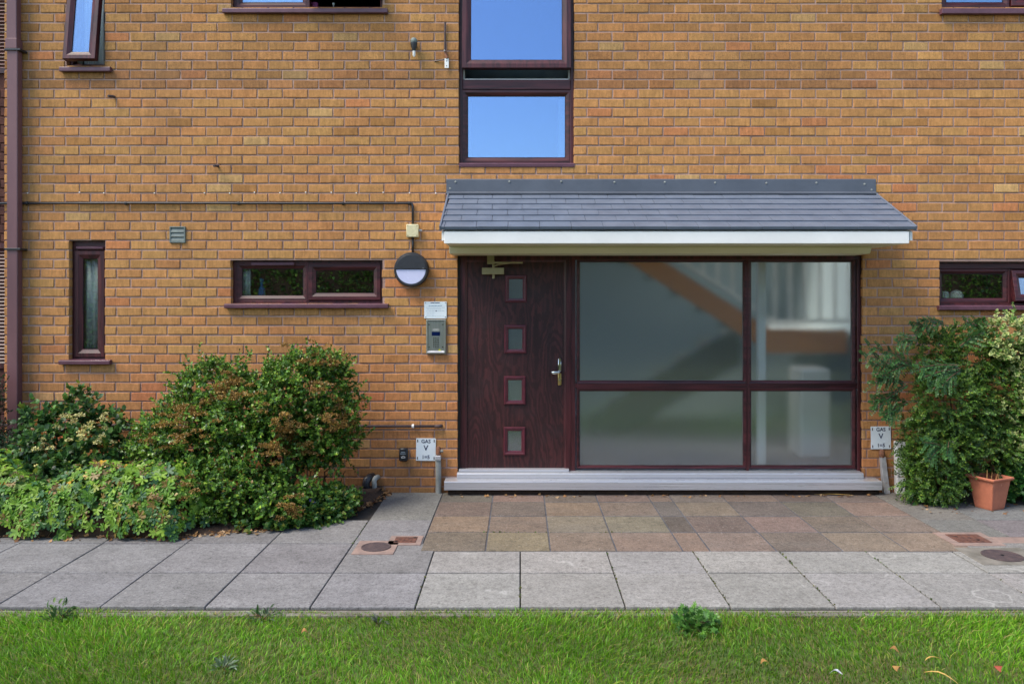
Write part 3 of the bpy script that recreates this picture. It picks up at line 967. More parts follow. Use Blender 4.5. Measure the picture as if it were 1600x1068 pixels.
obj('weather_bar', MB().prism_x([(YD + 0.02, LZ0 - 0.038), (YD - 0.016, LZ0 - 0.038), (YD - 0.014, LZ0 - 0.022), (YD + 0.004, LZ0 - 0.002), (YD + 0.02, LZ0)], LX0 + 0.004, LX1 - 0.012), MT['alu'], door, bev=0.002)
hx = wx(874.5, YD)
obj('handle_plate', MB().box(hx - 0.017, hx + 0.017, YD - 0.004, YD + 0.016, wz(583, YD), wz(559, YD)), MT['chrome'], door, bev=0.008, smooth=True)
obj('lock_plate', MB().box(hx - 0.017, hx + 0.017, YD - 0.003, YD + 0.016, wz(601.5, YD), wz(582.8, YD)), MT['brass'], door, bev=0.006, smooth=True)
obj('keyhole', MB().lathe([(0.007, 0), (0.007, -0.006), (0.004, -0.008)], hx, YD - 0.002, wz(593, YD), 12), MT['steel'], door)
zh = wz(581, YD)
obj('handle', MB().tube([(hx, YD, zh + 0.002), (hx, YD - 0.035, zh + 0.002), (hx - 0.012, YD - 0.048, zh + 0.001), (hx - 0.045, YD - 0.05, zh), (hx - 0.082, YD - 0.046, zh)], [0.011, 0.011, 0.013, 0.021, 0.013], 12), MT['chrome'], door, smooth='all')
# door closer
obj('closer_bracket', MB().box(wx(761), wx(772), YD - 0.03, YD + 0.002, wz(412.5), wz(399)), MT['goldpaint'], door, bev=0.003)
obj('closer_body', MB().box(wx(753), wx(787.5), YD - 0.05, YD + 0.014, wz(428.5), wz(418)), MT['goldpaint'], door, bev=0.004)
obj('closer_spindle', MB().lathe([(0.012, -0.075), (0.012, 0.085), (0.008, 0.09)], wx(771), YD - 0.02, wz(422), 12, 'Z'), MT['goldpaint'], door)
obj('closer_arm', MB().tube([(wx(771), YD - 0.03, wz(416)), (wx(778), YD - 0.05, wz(413.5)), (wx(800), YD - 0.14, wz(411)), (wx(816, -0.2), YD - 0.2, wz(410, -0.2))], 0.006, 8), MT['goldpaint'], door)
obj('closer_link', MB().box(wx(772), wx(817, -0.1), YD - 0.11, YD - 0.094, wz(411.4, -0.1), wz(408.6, -0.1)), MT['goldpaint'], door, bev=0.002)

# ---- entrance: glazed screen
SX0, SX1, SZ0, SZ1 = wx(892.5, YD), wx(1346.5, YD), wz(745, YD), wz(399, YD)
screen = obj('entrance_screen', MB().ring(SX0, SX1, SZ0, SZ1, [(0, YD + 0.07), (0, YD), (0.034, YD), (0.04, YD + 0.004), (0.04, YD + 0.07)]), MT['rosewood'], building, label='four-pane obscure glass screen beside the front door')
xm0, xm1 = wx(1162, YD), wx(1174.5, YD)
zm0, zm1 = wz(611, YD), wz(594.5, YD)
obj('mullion', MB().box((xm0 + xm1) / 2 - 0.012, (xm0 + xm1) / 2 + 0.012, YD + 0.001, YD + 0.06, SZ0 + 0.03, SZ1 - 0.03), MT['rosewood'], screen, bev=0.003)
obj('transom', MB().box(SX0 + 0.03, SX1 - 0.03, YD + 0.003, YD + 0.058, (zm0 + zm1) / 2 - 0.022, (zm0 + zm1) / 2 + 0.022), MT['rosewood_x'], screen, bev=0.003)
for gx0, gx1 in ((906, 1162), (1174.5, 1332)):
    for gy0, gy1 in ((409, 594.5), (611, 727)):
        a, b, c, d = wx(gx0, YD), wx(gx1, YD), wz(gy1, YD), wz(gy0, YD)
        bw = 0.028
        obj('glazing_bead', MB().ring(a - bw, b + bw, c - bw, d + bw, [(0, YD + 0.05), (0, YD + 0.0015), (0.004, YD - 0.0015), (bw * 0.6, YD + 0.002), (bw, YD + 0.018), (bw, YD + 0.05)]), MT['rosewood_x'], screen)
        obj('pane', MB().box(a - 0.006, b + 0.006, YD + 0.026, YD + 0.032, c - 0.006, d + 0.006), MT['frost'], screen)
        obj('glazing_seal', MB().ring(a - 0.001, b + 0.001, c - 0.001, d + 0.001, [(0, YD + 0.024), (0.005, YD + 0.021), (0.005, YD + 0.0245)]), MT['greypipe'], screen)
obj('jamb', MB().box(SX1 + 0.002, OPEN['door'][1] - 0.001, YD - 0.012, YD + 0.07, SZ0, SZ1), MT['seal'], screen)
obj('jamb', MB().box(OPEN['door'][0] + 0.001, DX0 - 0.002, YD - 0.012, YD + 0.07, DZ0 - 0.05, DZ1), MT['seal'], door)
obj('screen_foot', MB().box(SX0 + 0.002, SX1 - 0.002, YD - 0.005, YD + 0.06, wz(749, YD), SZ0 - 0.001), MT['rosewood_x'], screen, bev=0.003)

# ---- door step in aluminium, two treads
step = obj('doorstep', MB().prism_x([(0.10, 0.050), (-0.148, 0.050), (-0.150, 0.054), (-0.150, 0.124), (-0.146, 0.129), (0.10, 0.133)], wx(694, -0.15), wx(1378.5, -0.15)), MT['alu'], building, bev=0.002, label='low aluminium doorstep under the entrance')
obj('threshold', MB().prism_x([(0.10, 0.135), (-0.045, 0.1315), (-0.050, 0.136), (-0.050, 0.172), (-0.042, 0.180), (0.10, 0.186)], wx(714.5), wx(1346)), MT['alu'], step, bev=0.002)
obj('threshold_lip', MB().prism_x([(0.10, 0.188), (-0.006, 0.1835), (-0.008, 0.202), (0.0, 0.206), (0.10, 0.206)], wx(717), wx(889)), MT['alu'], step, bev=0.0015)
obj('step_base', MB().box(wx(700, -0.1), wx(1374, -0.1), -0.10, 0.20, -0.05, 0.032), MT['soil'], step)

# ---- canopy
CXL, CXR = -0.648, 3.215
CY0 = -0.75
ZW, ZE = 2.700, 2.330           # tile top at wall and at eaves
slope = math.atan2(ZW - ZE, -CY0)
canopy = obj('canopy', MB().prism_x([(-0.012, ZW - 0.035), (CY0 + 0.03, ZE - 0.022), (CY0 + 0.03, 2.215), (-0.012, 2.215)], CXL + 0.03, CXR - 0.03), MT['white'], building, label='lean-to entrance canopy of grey tiles with white fascia')
obj('fascia', MB().box(wx(694, -0.745), wx(1420, -0.745), CY0 - 0.002, CY0 + 0.028, wz(380.5, -0.745), wz(362, -0.745)), MT['white'], canopy, bev=0.003)
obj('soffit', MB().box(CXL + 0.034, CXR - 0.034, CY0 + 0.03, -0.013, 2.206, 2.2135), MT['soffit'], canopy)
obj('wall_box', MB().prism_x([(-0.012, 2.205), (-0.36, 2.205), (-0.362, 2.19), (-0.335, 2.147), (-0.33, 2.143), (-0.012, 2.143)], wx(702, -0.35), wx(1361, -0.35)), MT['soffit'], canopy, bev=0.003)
for xx in (CXL + 0.004, CXR - 0.026):
    obj('verge_board', MB().prism_x([(-0.011, ZW - 0.03), (CY0 + 0.03, ZE - 0.03), (CY0 + 0.03, 2.23), (-0.011, 2.23)], xx, xx + 0.022), MT['white'], canopy)
NC = 6
expo = math.hypot(CY0, ZW - ZE) / NC
for c in range(NC):             # course 0 at the eaves
    s0 = c * expo
    for t in range(-1, 17):
        tx0 = -0.359 + (t - 1) * 0.2585 + (0.129 if c % 2 else 0) - c * 0.004
        tx1 = tx0 + 0.2585
        a, b = max(tx0, CXL), min(tx1, CXR)
        if b - a < 0.02:
            continue
        L = expo + (0.05 if c < NC - 1 else 0.0)
        th = 0.028 if c == 0 else 0.019
        tile = MB().box(a + 0.0012, b - 0.0012, 0, L, -th, 0)
        o = obj('roof_tile', tile, MT['tile'], canopy, bev=0.002)
        yy = CY0 - 0.02 + s0 * math.cos(slope)
        zz = ZE - 0.01 + s0 * math.sin(slope) + 0.021
        o.location = (0, yy, zz + random.uniform(-0.001, 0.001))
        o.rotation_euler = (slope - R(4.6) + R(random.uniform(-0.3, 0.3)), 0, 0)
for xx in (CXL - 0.012, CXR - 0.004):
    v_ = MB().box(xx, xx + 0.016, 0, math.hypot(CY0, ZW - ZE) + 0.01, -0.03, 0.014)
    o = obj('verge_trim', v_, MT['tile'], canopy, bev=0.003)
    o.location = (0, CY0 - 0.018, ZE + 0.002)
    o.rotation_euler = (slope, 0, 0)
fl = obj('flashing', MB().prism_x([(-0.006, ZW - 0.01), (-0.05, ZW - 0.005), (-0.052, ZW + 0.006), (-0.014, ZW + 0.022), (-0.009, wz(281)), (-0.004, wz(279.5)), (-0.0035, ZW)], wx(697.5), wx(1368)), MT['lead'], canopy, bev=0.0015)
for px, py in ((712, 284.5), (796, 284), (877, 284), (960, 285), (1038.5, 285), (1117, 286), (1197, 286.5), (1275, 286), (1350, 288), (703.5, 295), (1361, 297)):
    obj('screw', MB().lathe([(0.010, 0.0), (0.010, -0.004), (0.005, -0.007)], wx(px), -0.0095, wz(py), 10), MT['greypipe'], canopy)

# ================================================================== INSIDE
m = MB()
m.sheet(-0.66, 3.62, 0.02, 5.1, [], 3.6, 3.7)
back = structure('interior_wall', m, MT['plaster'])  # stairwell has no roof at the front, left open to let sky light in
structure('interior_wall', MB().box(-0.76, -0.66, 0.252, 3.7, 0.02, 5.1), MT['plaster'])
structure('interior_wall', MB().box(3.62, 3.72, 0.252, 3.7, 0.02, 5.1), MT['sideplaster'])
structure('interior_floor', MB().box(-0.66, 3.62, 0.252, 3.6, 0.08, 0.16), MT['carpet'])
structure('shade_slab', MB().box(-0.655, 3.615, 2.45, 3.595, 2.75, 2.87), MT['plaster'])  # unseen slab added to darken the rear wall below it
stair = thing('staircase', 'stairs with white balusters and timber landing behind the obscure glass', 'staircase', (2.6, 1.6, 0.16))
LZ, LY = 1.40, 1.15              # half landing
lx0 = 2.60
obj('landing', MB().box(lx0, 3.60, LY, 3.1, LZ - 0.04, LZ), MT['stairpaint'], stair)
obj('landing_fascia', MB().box(lx0 - 0.02, 3.42, LY - 0.04, LY - 0.002, LZ - 0.22, LZ + 0.03), MT['oak'], stair)
# upper flight climbs away to the left from the landing, lower flight comes up from the left behind it
n = 9
rise, go = 0.185, 0.29
up = [(lx0, LZ - 0.2), (lx0 - n * go, LZ - 0.2 + n * rise), (lx0 - n * go, LZ + 0.05 + n * rise), (lx0, LZ + 0.05)]
obj('upper_stringer', MB().prism(up, LY + 0.0, LY + 0.04), MT['oak'], stair)
for i in range(n):
    obj('tread', MB().box(lx0 - (i + 1) * go, lx0 - i * go, LY + 0.042, LY + 0.95, LZ + i * rise + 0.02, LZ + i * rise + 0.06), MT['stairdark'], stair)
lo = 6
for i in range(lo):
    obj('tread', MB().box(lx0 - (i + 1) * go, lx0 - i * go, LY + 1.05, 3.1, LZ - (i + 2) * rise, LZ - (i + 1) * rise - 0.003), MT['carpet'], stair)
dn = [(lx0, LZ - 0.42), (lx0 - lo * go, LZ - 0.32 - lo * rise), (lx0 - lo * go, LZ - lo * rise + 0.10), (lx0, LZ + 0.08)]
obj('lower_stringer', MB().prism(dn, LY + 1.0, LY + 1.04), MT['stairdark'], stair)
for i in range(6):
    x = lx0 + 0.08 + i * 0.155
    obj('baluster', MB().box(x - 0.014, x + 0.014, LY - 0.025, LY + 0.003, LZ + 0.12, LZ + 0.95), MT['stairpaint'], stair)
obj('rail', MB().box(lx0 + 0.06, lx0 + 0.06 + 0.81, LY - 0.03, LY + 0.008, LZ + 0.10, LZ + 0.135), MT['stairpaint'], stair)
obj('rail', MB().tube([(lx0 + 0.07, LY - 0.012, LZ + 0.115), (lx0 - 1.6, LY - 0.012, LZ + 0.115 + 1.67 * rise / go)], 0.02, 6), MT['stairpaint'], stair)
obj('rail', MB().tube([(lx0 + 0.9, LY - 0.012, LZ + 0.95), (lx0 + 0.07, LY - 0.012, LZ + 0.95), (lx0 - 1.6, LY - 0.012, LZ + 0.95 + 1.67 * rise / go)], 0.025, 6), MT['stairpaint'], stair)
for i in range(9):
    x = lx0 - 0.06 - i * 0.155
    z = LZ + 0.115 + (lx0 + 0.07 - x) * rise / go
    obj('baluster', MB().box(x - 0.014, x + 0.014, LY - 0.025, LY + 0.003, z, z + 0.85), MT['stairpaint'], stair)
tag(obj('post', MB().box(wx(1184, 0.4), wx(1197, 0.4), 0.40, 0.46, 0.16, 2.9), MT['white'], bev=0.008), 'slim white post close behind the obscure glass', 'post')
tag(obj('reflector', MB().box(2.80, 3.10, 0.72, 1.1, 0.16, 1.05), MT['white'], bev=0.02), 'white cupboard added under the landing to glow pale behind the obscure glass', 'reflector')  # white box added to catch daylight as a pale glow behind the pane


def room(x0, x1, z0, z1, y1):
    """plain room behind the small windows: floor, ceiling, three walls"""
    y0 = 0.251
    vs = [(x0, y0, z0), (x1, y0, z0), (x1, y1, z0), (x0, y1, z0), (x0, y0, z1), (x1, y0, z1), (x1, y1, z1), (x0, y1, z1)]
    structure('interior_room', MB().add(vs, [(0, 3, 2, 1), (4, 5, 6, 7), (1, 2, 6, 5), (2, 3, 7, 6), (3, 0, 4, 7)]), MT['roomwall'])


room(-4.6, -0.78, 0.1, 2.5, 3.5)
room(-4.6, -0.78, 2.62, 5.1, 3.5)
room(3.75, 6.2, 0.1, 2.5, 3.5)
room(3.75, 6.2, 2.62, 5.1, 3.5)


def curtain(label, x0, x1, z0, z1, y=0.2, amp=0.012, waves=5):
    nx = 40
    vs, fs = [], []
    for i in range(nx + 1):
        u = i / nx
        yy = y + amp * math.sin(u * waves * 2 * math.pi) + 0.004 * math.sin(u * 17)
        for z in (z0, z1):
            vs += [(x0 + (x1 - x0) * u, yy, z), (x0 + (x1 - x0) * u, yy + 0.002, z)]
    for i in range(nx):
        o = i * 4
        fs += [(o, o + 4, o + 6, o + 2), (o + 1, o + 3, o + 7, o + 5), (o + 2, o + 6, o + 7, o + 3), (o, o + 1, o + 5, o + 4)]
    return tag(obj('curtain', MB().add(vs, fs), MT['net'], smooth='all'), label, 'curtain')


curtain('pale net curtain inside the tall narrow window by the downpipe', wx(118), wx(152), wz(550), wz(396), 0.108, 0.006, waves=3)  # curtain made wide and pale to stand in for a reflection in the pane
curtain('pale net curtain at the edge of the wide window by the lamp', wx(366), wx(385), wz(466), wz(410), 0.112, 0.006, waves=3)
curtain('pale net curtain inside the upstairs window hung open at its foot', wx(118), wx(150), wz(100), wz(-85), 0.15, waves=3)
curtain('pale net curtain inside the wide upstairs window', wx(368), wx(476), wz(9), wz(-50), 0.15, waves=9)


def ledge_item(name, label, cat, px, y, prof, m, z):
    return tag(obj(name, MB().lathe(prof, wx(px, y), y, z, 16, 'Z'), MT[m], smooth=True), label, cat)


structure('window_ledge', MB().box(wx(365), wx(595), 0.126, 0.30, OPEN['w3'][2] - 0.01, OPEN['w3'][2] + 0.012), MT['white'])
structure('window_ledge', MB().box(wx(365), wx(595), 0.126, 0.30, OPEN['w4'][2] - 0.01, OPEN['w4'][2] + 0.012), MT['white'])
structure('window_ledge', MB().box(wx(1472), wx(1700), 0.126, 0.30, OPEN['w5'][2] - 0.01, OPEN['w5'][2] + 0.012), MT['white'])
zl = OPEN['w3'][2] + 0.012
ledge_item('bottle', 'blue bottle on the ledge of the window by the lamp', 'bottle', 409, 0.2, [(0.03, 0), (0.032, 0.005), (0.032, 0.12), (0.012, 0.15), (0.012, 0.19), (0.018, 0.192), (0.018, 0.22)], 'blue', zl)
zl = OPEN['w4'][2] + 0.012
ledge_item('cup', 'pink cup on the ledge of the open upstairs window', 'cup', 492, 0.2, [(0.025, 0), (0.032, 0.10), (0.029, 0.10), (0.023, 0.01)], 'pink', zl)
tag(obj('soap_dish', MB().prism([(wx(500), zl), (wx(513), zl), (wx(512), zl + 0.035), (wx(507), zl + 0.06), (wx(503), zl + 0.04)], 0.17, 0.24), MT['teal'], bev=0.006), 'teal soap dish on the ledge of the open upstairs window', 'soap dish')
ledge_item('candlestick', 'small pale candlestick on the ledge of the open upstairs window', 'candlestick', 521, 0.2, [(0.02, 0), (0.018, 0.01), (0.005, 0.02), (0.005, 0.08), (0.012, 0.085), (0.012, 0.1)], 'white', zl)
zl = OPEN['w5'][2] + 0.012
ledge_item('bowl', 'white round bowl upturned on the ledge over the cotoneaster', 'bowl', 1494, 0.17, [(0.058, 0.03), (0.062, 0.05), (0.06, 0.08), (0.05, 0.105), (0.03, 0.125), (0.008, 0.132)], 'white', zl)
ledge_item('jar', 'small white jar at the corner of the ledge over the cotoneaster', 'jar', 1476, 0.16, [(0.03, 0), (0.036, 0.02), (0.036, 0.1), (0.026, 0.118), (0.01, 0.12)], 'white', zl)

# ================================================================== NEIGHBOUR AT THE LEFT EDGE
nb = thing('building', 'dark brick neighbouring block with plum louvres at the far edge', 'building', (-5.6, 0.35, 0))
nbw = obj('wall', MB().box(-7.5, WX0 + 0.05, 0.36, 0.6, -0.3, 5.15), MT['dark_brick'], nb)
jb = MB()
for r in range(0, 60):
    z0 = -0.2 + r * PZ
    for k in range(14):
        x0 = -7.6 + k * PXB + (PXB / 2 if r % 2 else 0)
        x1 = min(x0 + PXB - JV, WX0 + 0.048)
        if x1 - x0 < 0.03:
            continue
        zc = z0 + PZ / 2
        if wz(115) - 0.06 < zc or wz(578) < zc < wz(378):
            if x1 > -5.4:
                continue
        jb.add(*brick_verts(x0, x1, z0, z0 + PZ - JH, 0.03))
jb.v = [(x, y + 0.353, z) for x, y, z in jb.v]
bo = obj('bricks', jb, MT['dark_brick'], nbw)
bo['kind'] = 'stuff'
for za, zb in ((wz(115, 0.35), 5.0), (wz(575, 0.35), wz(380, 0.35))):
    lv = obj('louvre_frame', MB().ring(-5.38, WX0 - 0.002, za, zb, [(0, 0.40), (0, 0.335), (0.05, 0.335), (0.05, 0.40)]), MT['rosewood'], nb)
    for i in range(int((zb - za - 0.1) / 0.034)):
        z = za + 0.05 + i * 0.034
        obj('slat', MB().prism_x([(0.345, z), (0.352, z), (0.375, z + 0.030), (0.368, z + 0.030)], -5.33, WX0 - 0.052), MT['rosewood_x'], lv)

# ================================================================== WALL FITTINGS
# downpipe
dp = thing('downpipe', 'brown square downpipe at the corner of the yellow brick wall', 'downpipe', (wx(22), -0.06, 0))
yd = -0.065
obj('pipe', MB().box(wx(14.2, yd), wx(31, yd), yd - 0.035, yd + 0.04, -0.05, wz(78, yd)), MT['downpipe'], dp, bev=0.006)
obj('pipe', MB().box(wx(13.2, yd), wx(29.3, yd), yd - 0.033, yd + 0.038, wz(66, yd), 5.1), MT['downpipe'], dp, bev=0.006)
obj('collar', MB().box(wx(12.4, yd), wx(30.6, yd), yd - 0.043, yd + 0.046, wz(78, yd), wz(62, yd)), MT['downpipe'], dp, bev=0.004)
for py in (79, 389):
    obj('bracket', MB().box(wx(11.5, yd), wx(36.5, yd), yd - 0.047, yd + 0.06, wz(py + 2, yd), wz(py - 1, yd)), MT['black'], dp, bev=0.002)

# conduit with its lamp
cz, cx = wz(317.5, -0.02), wx(645, -0.02)
cd = tag(obj('conduit', MB().tube([(-5.4, -0.02, cz - 0.002), (-3.5, -0.02, cz + 0.002), (-2.0, -0.021, cz - 0.001), (cx - 0.03, -0.02, cz), (cx - 0.008, -0.02, cz - 0.004), (cx, -0.02, cz - 0.03), (cx, -0.02, wz(352))], 0.0105, 10), MT['black'], smooth='all'), 'black conduit running along the bricks and down to the cream box', 'conduit')
for px in (44, 198, 374, 536.5, 640):
    obj('saddle', MB().lathe([(0.014, -0.010), (0.0165, -0.008), (0.0165, 0.008), (0.014, 0.010)], 0, 0, 0, 12, 'Y'), MT['black'], cd, rot=(0, 0, R(90))).location = (wx(px), -0.018, cz)
tag(obj('conduit', MB().tube([(cx, -0.02, wz(370)), (cx, -0.02, wz(396))], 0.0105, 10), MT['black'], smooth='all'), 'short black conduit between the cream box and round lamp', 'conduit')
jbx = tag(obj('junction_box', MB().box(wx(636), wx(655), -0.055, -0.002, wz(371), wz(351)), MT['cream'], bev=0.006, smooth=True), 'small cream junction box above the round lamp', 'junction box')
for px, py in ((638.5, 353.5), (652.5, 353.5), (638.5, 368.5), (652.5, 368.5)):
    obj('screw', MB().lathe([(0.005, 0), (0.005, -0.002)], wx(px), -0.0545, wz(py), 8), MT['brass'], jbx)
obj('gland', MB().lathe([(0.012, 0), (0.012, 0.022), (0.007, 0.03)], 0, 0, 0, 8, 'Y'), MT['galv'], jbx, rot=(0, 0, R(-90))).location = (wx(655), -0.028, wz(360.5))
lc = (wx(644), 0, wz(421.5))
LR = 0.157
lamp = thing('wall_lamp', 'round black eyelid bulkhead lamp on the bricks by the door', 'wall lamp', (lc[0], -0.002, lc[2]))
obj('body', MB().lathe([(LR * 0.96, -0.002), (LR, -0.012), (LR, -0.055), (LR * 0.985, -0.068), (LR * 0.93, -0.078), (LR * 0.86, -0.078), (LR * 0.85, -0.066)], lc[0], 0, lc[2], 48), MT['lampblack'], lamp, smooth=True)
hood = []
for i in range(33):
    a = math.pi * i / 32
    hood.append((lc[0] + LR * 0.875 * math.cos(a), lc[2] + LR * 0.02 + LR * 0.855 * math.sin(a)))
obj('hood', MB().prism(hood, -0.086, -0.064), MT['lampblack'], lamp, bev=0.004, smooth=True)
dif = []
for i in range(33):
    a = math.pi + math.pi * i / 32
    dif.append((lc[0] + LR * 0.85 * math.cos(a), lc[2] + LR * 0.018 + LR * 0.85 * math.sin(a)))
obj('diffuser', MB().prism(dif, -0.0765, -0.064), MT['opal'], lamp, bev=0.003, smooth=True)
obj('screw', MB().lathe([(0.004, 0), (0.004, -0.002)], lc[0] + LR * 0.70, -0.086, lc[2] + 0.012, 8), MT['galv'], lamp)

# row of white cable clips
ORD = ['first', 'second', 'third', 'fourth', 'fifth', 'sixth', 'seventh', 'eighth', 'ninth', 'tenth', 'eleventh', 'twelfth', 'thirteenth', 'last']
for i, px in enumerate((44, 125, 163, 242, 320, 359.5, 398, 438, 478, 518, 557, 599, 640, 681)):
    tag(obj('cable_clip', MB().lathe([(0.006, 0), (0.007, -0.006), (0.004, -0.011)], wx(px), -0.003, wz(301.5 + random.uniform(-0.8, 0.8)), 8), MT['white']), ORD[i] + ' tiny white cable clip from the downpipe in the row above the conduit', 'cable clip', 'cable clips above the conduit')

# air vent
av = thing('air_vent', 'small square grey louvred vent under the conduit', 'air vent', (wx(278.5), -0.002, wz(380)))
vx0, vx1, vz0, vz1 = wx(266), wx(290.5), wz(379.5), wz(354)
obj('frame', MB().ring(vx0, vx1, vz0, vz1, [(0, 0), (0, -0.018), (0.012, -0.018), (0.014, 0)]), MT['greyvent'], av, bev=0.002)
for i in range(3):
    zz = vz0 + 0.013 + i * (vz1 - vz0 - 0.026) / 3
    hh = (vz1 - vz0 - 0.026) / 3
    obj('louvre', MB().prism_x([(-0.004, zz + 0.001), (-0.017, zz + 0.001), (-0.017, zz + 0.005), (-0.007, zz + hh - 0.001), (-0.004, zz + hh - 0.001)], vx0 + 0.0125, vx1 - 0.0125), MT['greyvent'], av)

# notice over the entry panel
nt_ = thing('notice', 'white notice with small print above the steel entry panel', 'notice', (wx(680.5), -0.004, wz(497)))
obj('plate', MB().box(wx(663), wx(698), -0.010, -0.005, wz(497.2), wz(471)), MT['signwhite'], nt_, bev=0.001)
for px, py in ((665, 472.8), (696.2, 472.8), (665.2, 495), (696.2, 495)):
    obj('screw', MB().lathe([(0.006, 0), (0.005, -0.003)], wx(px), -0.0098, wz(py), 8), MT['galv'], nt_)


def print_row(px0, px1, py, h, m, words):
    x = px0
    while x < px1:
        w_ = min(random.uniform(*words), px1 - x)
        obj('print', MB().add([(wx(x), -0.0112, wz(py + h / 2)), (wx(x + w_), -0.0112, wz(py + h / 2)), (wx(x + w_), -0.0112, wz(py - h / 2)), (wx(x), -0.0112, wz(py - h / 2))], [(0, 1, 2, 3)]), MT[m], nt_)
        x += w_ + 0.7


print_row(673, 688, 472.9, 1.0, 'navy', (5, 7.5))
print_row(670, 691.5, 477.4, 0.8, 'bluegrey', (2, 5))
print_row(666, 695, 480.2, 0.55, 'greyprint', (1, 4))
print_row(667, 689, 482.6, 0.5, 'greyprint', (1, 4))
print_row(666, 695, 485.4, 0.55, 'greyprint', (1, 4))
print_row(667, 680, 488.2, 0.5, 'greyprint', (1, 4))
print_row(667, 679, 491.0, 0.5, 'greyprint', (1, 4))
print_row(666, 695, 493.6, 0.5, 'greyprint', (1, 4))
obj('print', MB().lathe([(0.0055, 0), (0.0055, -0.0006)], wx(681.7), -0.0108, wz(485.5), 10), MT['navy'], nt_)

ep = thing('entry_panel', 'steel door entry panel with keypad and dark blue screen', 'entry panel', (wx(681.5), -0.004, wz(553)))
ex0, ex1, ez0, ez1 = wx(666.5), wx(697), wz(552.5), wz(498.5)
obj('surround', MB().ring(ex0, ex1, ez0, ez1, [(0, -0.004), (0, -0.028), (0.004, -0.030), (0.014, -0.030), (0.018, -0.022), (0.018, -0.004)]), MT['steel'], ep, bev=0.001)
obj('face_plate', MB().box(ex0 + 0.0175, ex1 - 0.0175, -0.024, -0.006, ez0 + 0.0175, ez1 - 0.0175), MT['steel'], ep)
obj('lower_lip', MB().prism_x([(-0.024, ez0 + 0.012), (-0.042, ez0 + 0.010), (-0.042, ez0 + 0.016), (-0.024, ez0 + 0.030)], ex0 + 0.012, ex1 - 0.012), MT['alu'], ep)
obj('screen', MB().box(wx(675), wx(688), -0.0265, -0.0235, wz(524), wz(518)), MT['screen'], ep, bev=0.0008)
for r in range(6):
    for c in range(3):
        x, z = wx(678.2 + c * 3.35), wz(527.5 + r * 2.9)
        obj('key', MB().box(x - 0.0062, x + 0.0062, -0.028, -0.0238, z - 0.0042, z + 0.0042), MT['chrome'], ep, bev=0.001)
for px, py in ((670.8, 506.5), (692, 506.5), (670.8, 541.5), (692, 541.5)):
    obj('screw', MB().lathe([(0.0065, 0), (0.0055, -0.003)], wx(px), -0.0238, wz(py), 10), MT['chrome'], ep)
obj('speaker_grille', MB().box(wx(676.5), wx(686.5), -0.0250, -0.0236, wz(516.6), wz(513)), MT['greypipe'], ep)
obj('sticker', MB().prism([(wx(685), wz(547.6)), (wx(689.6), wz(547.6)), (wx(687.3), wz(543.8))], -0.0252, -0.0236), MT['yellow'], ep)


# gas signs
def gas_sign(label, x0, x1, y0, y1, tilt):
    cxs, czs = wx((x0 + x1) / 2), wz((y0 + y1) / 2)
    s = thing('gas_sign', label, 'sign', (cxs, -0.006, czs), 'gas meter signs either side of the entrance')
    obj('plate', MB().box(wx(x0), wx(x1), -0.012, -0.007, wz(y1), wz(y0)), MT['signwhite'], s, bev=0.001)
    hgt = (y1 - y0) / S
    lettering(s, 'GAS', cxs, -0.0128, czs + hgt * 0.36, 0.046, MT['navy'], 0.0008)
    lettering(s, 'V', cxs, -0.0128, czs + hgt * 0.06, 0.068, MT['navy'], 0.0011)
    lettering(s, '1=5', cxs, -0.0128, czs - hgt * 0.34, 0.046, MT['navy'], 0.0008)
    for sx in (-1, 1):
        for sz in (-1, 1):
            x, z = cxs + sx * ((x1 - x0) / S / 2 - 0.014), czs + sz * (hgt / 2 - 0.024)
            obj('slot', MB().box(x - 0.004, x + 0.004, -0.0135, -0.0118, z - 0.012, z + 0.012), MT['oldiron'], s)
    s.rotation_euler = (0, R(tilt), 0)
    return s


gas_sign('white gas sign beside the small black key safe', 650.3, 681, 684, 719, 0.6)
gas_sign('white gas sign by the cotoneaster and white pipe', 1360, 1391, 665.5, 700.8, -0.8)

# gas pipes
gpipe = thing('gas_pipe', 'grey gas pipe rising from the slab beside the black key safe sign', 'pipe', (wx(685), -0.04, 0.0))
obj('pipe', MB().tube([(wx(685.3, -0.04), -0.04, -0.03), (wx(685, -0.04), -0.04, 0.2), (wx(684.5, -0.04), -0.04, wz(712, -0.04))], 0.026, 14), MT['greypipe'], gpipe, smooth=True)
obj('cap', MB().box(wx(680.5, -0.05), wx(689, -0.05), -0.075, -0.006, wz(718, -0.05), wz(711, -0.05)), MT['alu'], gpipe, bev=0.004)
obj('valve', MB().lathe([(0.018, -0.004), (0.022, 0.0), (0.022, 0.05), (0.012, 0.07)], wx(685, -0.04), -0.04, wz(709, -0.04), 12, 'Z'), MT['rust'], gpipe, smooth=True)
obj('valve_knob', MB().lathe([(0.014, 0), (0.014, 0.03), (0.009, 0.036)], 0, 0, 0, 8, 'Y'), MT['greypipe'], gpipe, rot=(0, 0, R(-90))).location = Vector((wx(687), -0.04, wz(703))) - gpipe.location
gs = thing('gas_pipe', 'grey metal strip cover with rusty top below the cotoneaster gas sign', 'pipe', (wx(1378), -0.04, 0.0))
obj('strip', MB().add([(wx(1376.5), -0.075, 0.0), (wx(1385.5), -0.075, 0.0), (wx(1385.5), -0.02, 0.0), (wx(1376.5), -0.02, 0.0),
                       (wx(1372.5), -0.05, wz(712)), (wx(1380.5), -0.05, wz(712)), (wx(1380.5), -0.01, wz(712)), (wx(1372.5), -0.01, wz(712))],
                      [(0, 3, 2, 1), (4, 5, 6, 7), (0, 1, 5, 4), (1, 2, 6, 5), (2, 3, 7, 6), (3, 0, 4, 7)]), MT['galv'], gs, bev=0.003)
